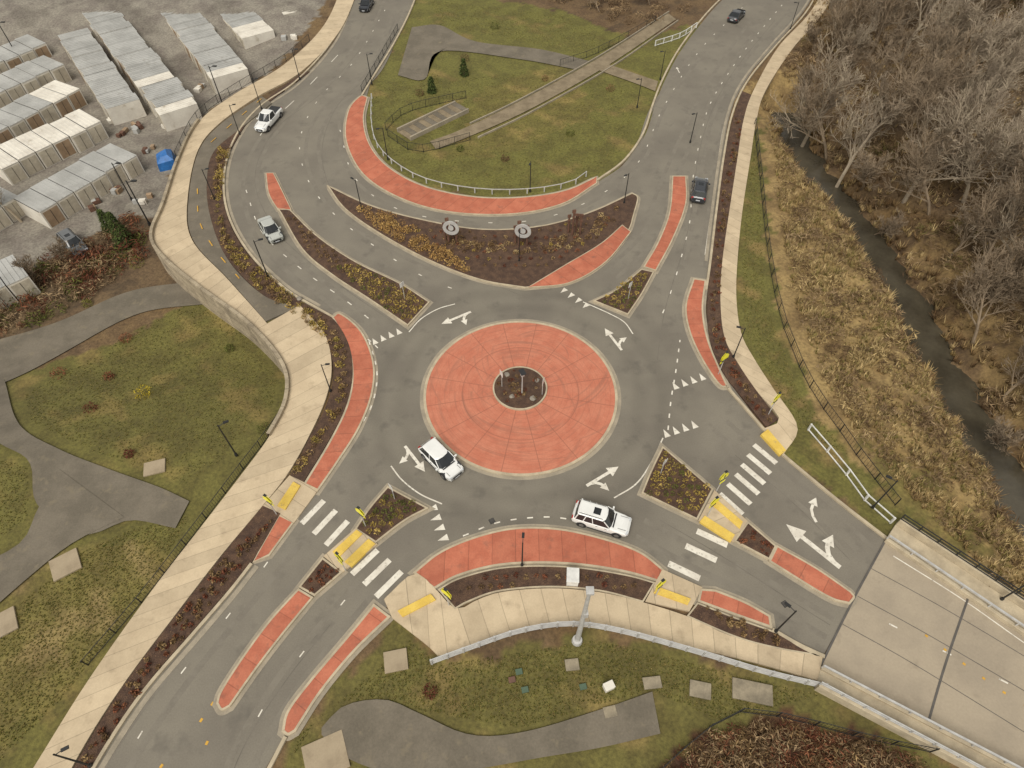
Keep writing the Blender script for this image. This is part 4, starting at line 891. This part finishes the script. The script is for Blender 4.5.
def bare(seed,h,lean=0.1,mt=None):
    rd=random.Random(seed); b=B()
    def grow(p,d,L,r,lv):
        n=4 if lv<2 else (3 if lv<3 else 2); pts=[(p,r)]; q=p.copy(); dd=d.copy()
        for i in range(n):
            dd=(dd+Vector((rd.gauss(0,.13),rd.gauss(0,.13),rd.gauss(0.05,.08)))).normalized(); q=q+dd*(L/n); pts.append((q.copy(),max(r*(1-(i+1)/n*0.6),0.02)))
        for i in range(n): b.tube(pts[i][0],pts[i+1][0],pts[i][1],pts[i+1][1],6 if lv==0 else (4 if lv==1 else 3),0,False)
        if lv>=4: return
        k={0:10,1:6,2:5,3:4}[lv]
        for i in range(k):
            f=(0.25 if lv==0 else 0.2)+(0.8 if lv else 0.75)*(i+rd.random()*0.6)/k; f=min(f,0.99); s=f*n; j=int(s); fr=s-j
            bp=pts[j][0].lerp(pts[j+1][0],fr); br=pts[j][1]*(1-fr)+pts[j+1][1]*fr
            base=(pts[j+1][0]-pts[j][0]).normalized(); ax=base.orthogonal().normalized(); ax.rotate(Quaternion(base,rd.uniform(0,6.28)))
            an=rd.uniform(0.45,0.95); nd=base*math.cos(an)+ax*math.sin(an); nd.z+=0.18; nd.normalize()
            grow(bp,nd,L*rd.uniform(0.4,0.62)*(1 if lv else (1.1-f*0.4)),max(br*0.62,0.022),lv+1)
    grow(Vector((0,0,-0.3)),Vector((rd.gauss(0,lean),rd.gauss(0,lean),1)).normalized(),h*0.8,h*0.02,0)
    return b.mesh('bare_tree',[mt or M_bark],recalc=False)
TM=[bare(1,10),bare(2,12),bare(3,9,0.25),bare(4,13,.15,M_bark2),bare(5,7,0.3),bare(6,11,.2,M_bark2)]
def tree(px,py,k,s):
    x,y,z=PT(px,py); o=new_obj('bare_tree',TM[k]); o.location=(x,y,z); o.rotation_euler[2]=random.random()*6.28; o.scale=(s,s,s)
for q in [(800,150,3,1.1),(846,165,5,1.2),(862,150,0,1.2),(835,140,2,1.2),(792,120,0,1.0),(868,175,4,1.1),(22,222,5,.8),(905,200,3,1.1),(965,300,4,1),(985,330,2,1.0),(1012,395,4,1.1),(998,440,4,.8),(1015,300,1,1),(930,215,2,1.1),(900,60,3,1.2),(960,120,5,1.2),(945,265,0,.9),(1000,270,3,1.0),(1020,350,0,1),(880,215,4,.8),(1022,440,2,.8)]: tree(*q)
tp=sample([np.array(P(a,b)) for a,b in [(805,60),(860,-60),(1130,-60),(1130,380),(1020,340),(960,260),(900,190),(830,115)]],150)
for i,(x,y) in enumerate(tp):
    if segdist(np.array([x]),np.array([y]),CREEK)[0]<3: continue
    z=float(hfun(np.array([x]),np.array([y]))[0]); o=new_obj('bare_tree',TM[i%6 if i%6!=3 else random.choice([0,1,3])]); s=random.uniform(.6,1.2); o.location=(x,y,z); o.rotation_euler[2]=random.random()*6.28; o.scale=(s,s,s*random.uniform(.9,1.1))
for q in [(570,-5,0,.6),(610,-5,1,.6),(650,5,2,.6),(690,-12,3,.5),(640,-30,1,.7),(600,12,4,.7),(530,-20,0,.6),(670,0,0,.5),(40,290,4,.6),(5,300,2,.5),(60,262,4,.6)]: tree(*q)

# ---------------------------------------------------------------- light, sky, camera
w=bpy.data.worlds.new('World'); bpy.context.scene.world=w; w.use_nodes=True; nt=w.node_tree; N=nt.nodes; L=nt.links
bg=N['Background']; sky=N.new('ShaderNodeTexSky'); sky.sky_type='NISHITA'; sky.sun_disc=False; sky.sun_elevation=math.radians(55); sky.sun_rotation=math.radians(200)
hs=N.new('ShaderNodeHueSaturation'); hs.inputs['Saturation'].default_value=0.2; L.new(sky.outputs[0],hs.inputs['Color'])
mx=N.new('ShaderNodeMix'); mx.data_type='RGBA'; mx.blend_type='MULTIPLY'; mx.inputs[0].default_value=1; L.new(hs.outputs[0],mx.inputs[6]); mx.inputs[7].default_value=(1.06,1.0,0.87,1); L.new(mx.outputs[2],bg.inputs[0]); bg.inputs[1].default_value=0.15
sd=bpy.data.lights.new('sun','SUN'); sd.energy=2.8; sd.angle=math.radians(38); sd.color=(1,0.96,0.88); so=bpy.data.objects.new('sun',sd); COL.objects.link(so)
az=math.radians(200); el=math.radians(55); dv=Vector((math.sin(az)*math.cos(el),math.cos(az)*math.cos(el),math.sin(el))); so.rotation_euler=dv.to_track_quat('Z','Y').to_euler()
cd_=bpy.data.cameras.new('camera'); cd_.sensor_width=36; cd_.lens=36*FPX/1024; cd_.clip_end=6000; co=bpy.data.objects.new('camera',cd_); COL.objects.link(co); co.location=(0,0,H); co.rotation_euler=(math.pi/2-TH,0,0)
sc=bpy.context.scene; sc.camera=co; sc.view_settings.view_transform='Standard'; sc.view_settings.look='None'; sc.view_settings.exposure=0
print('BUILT')
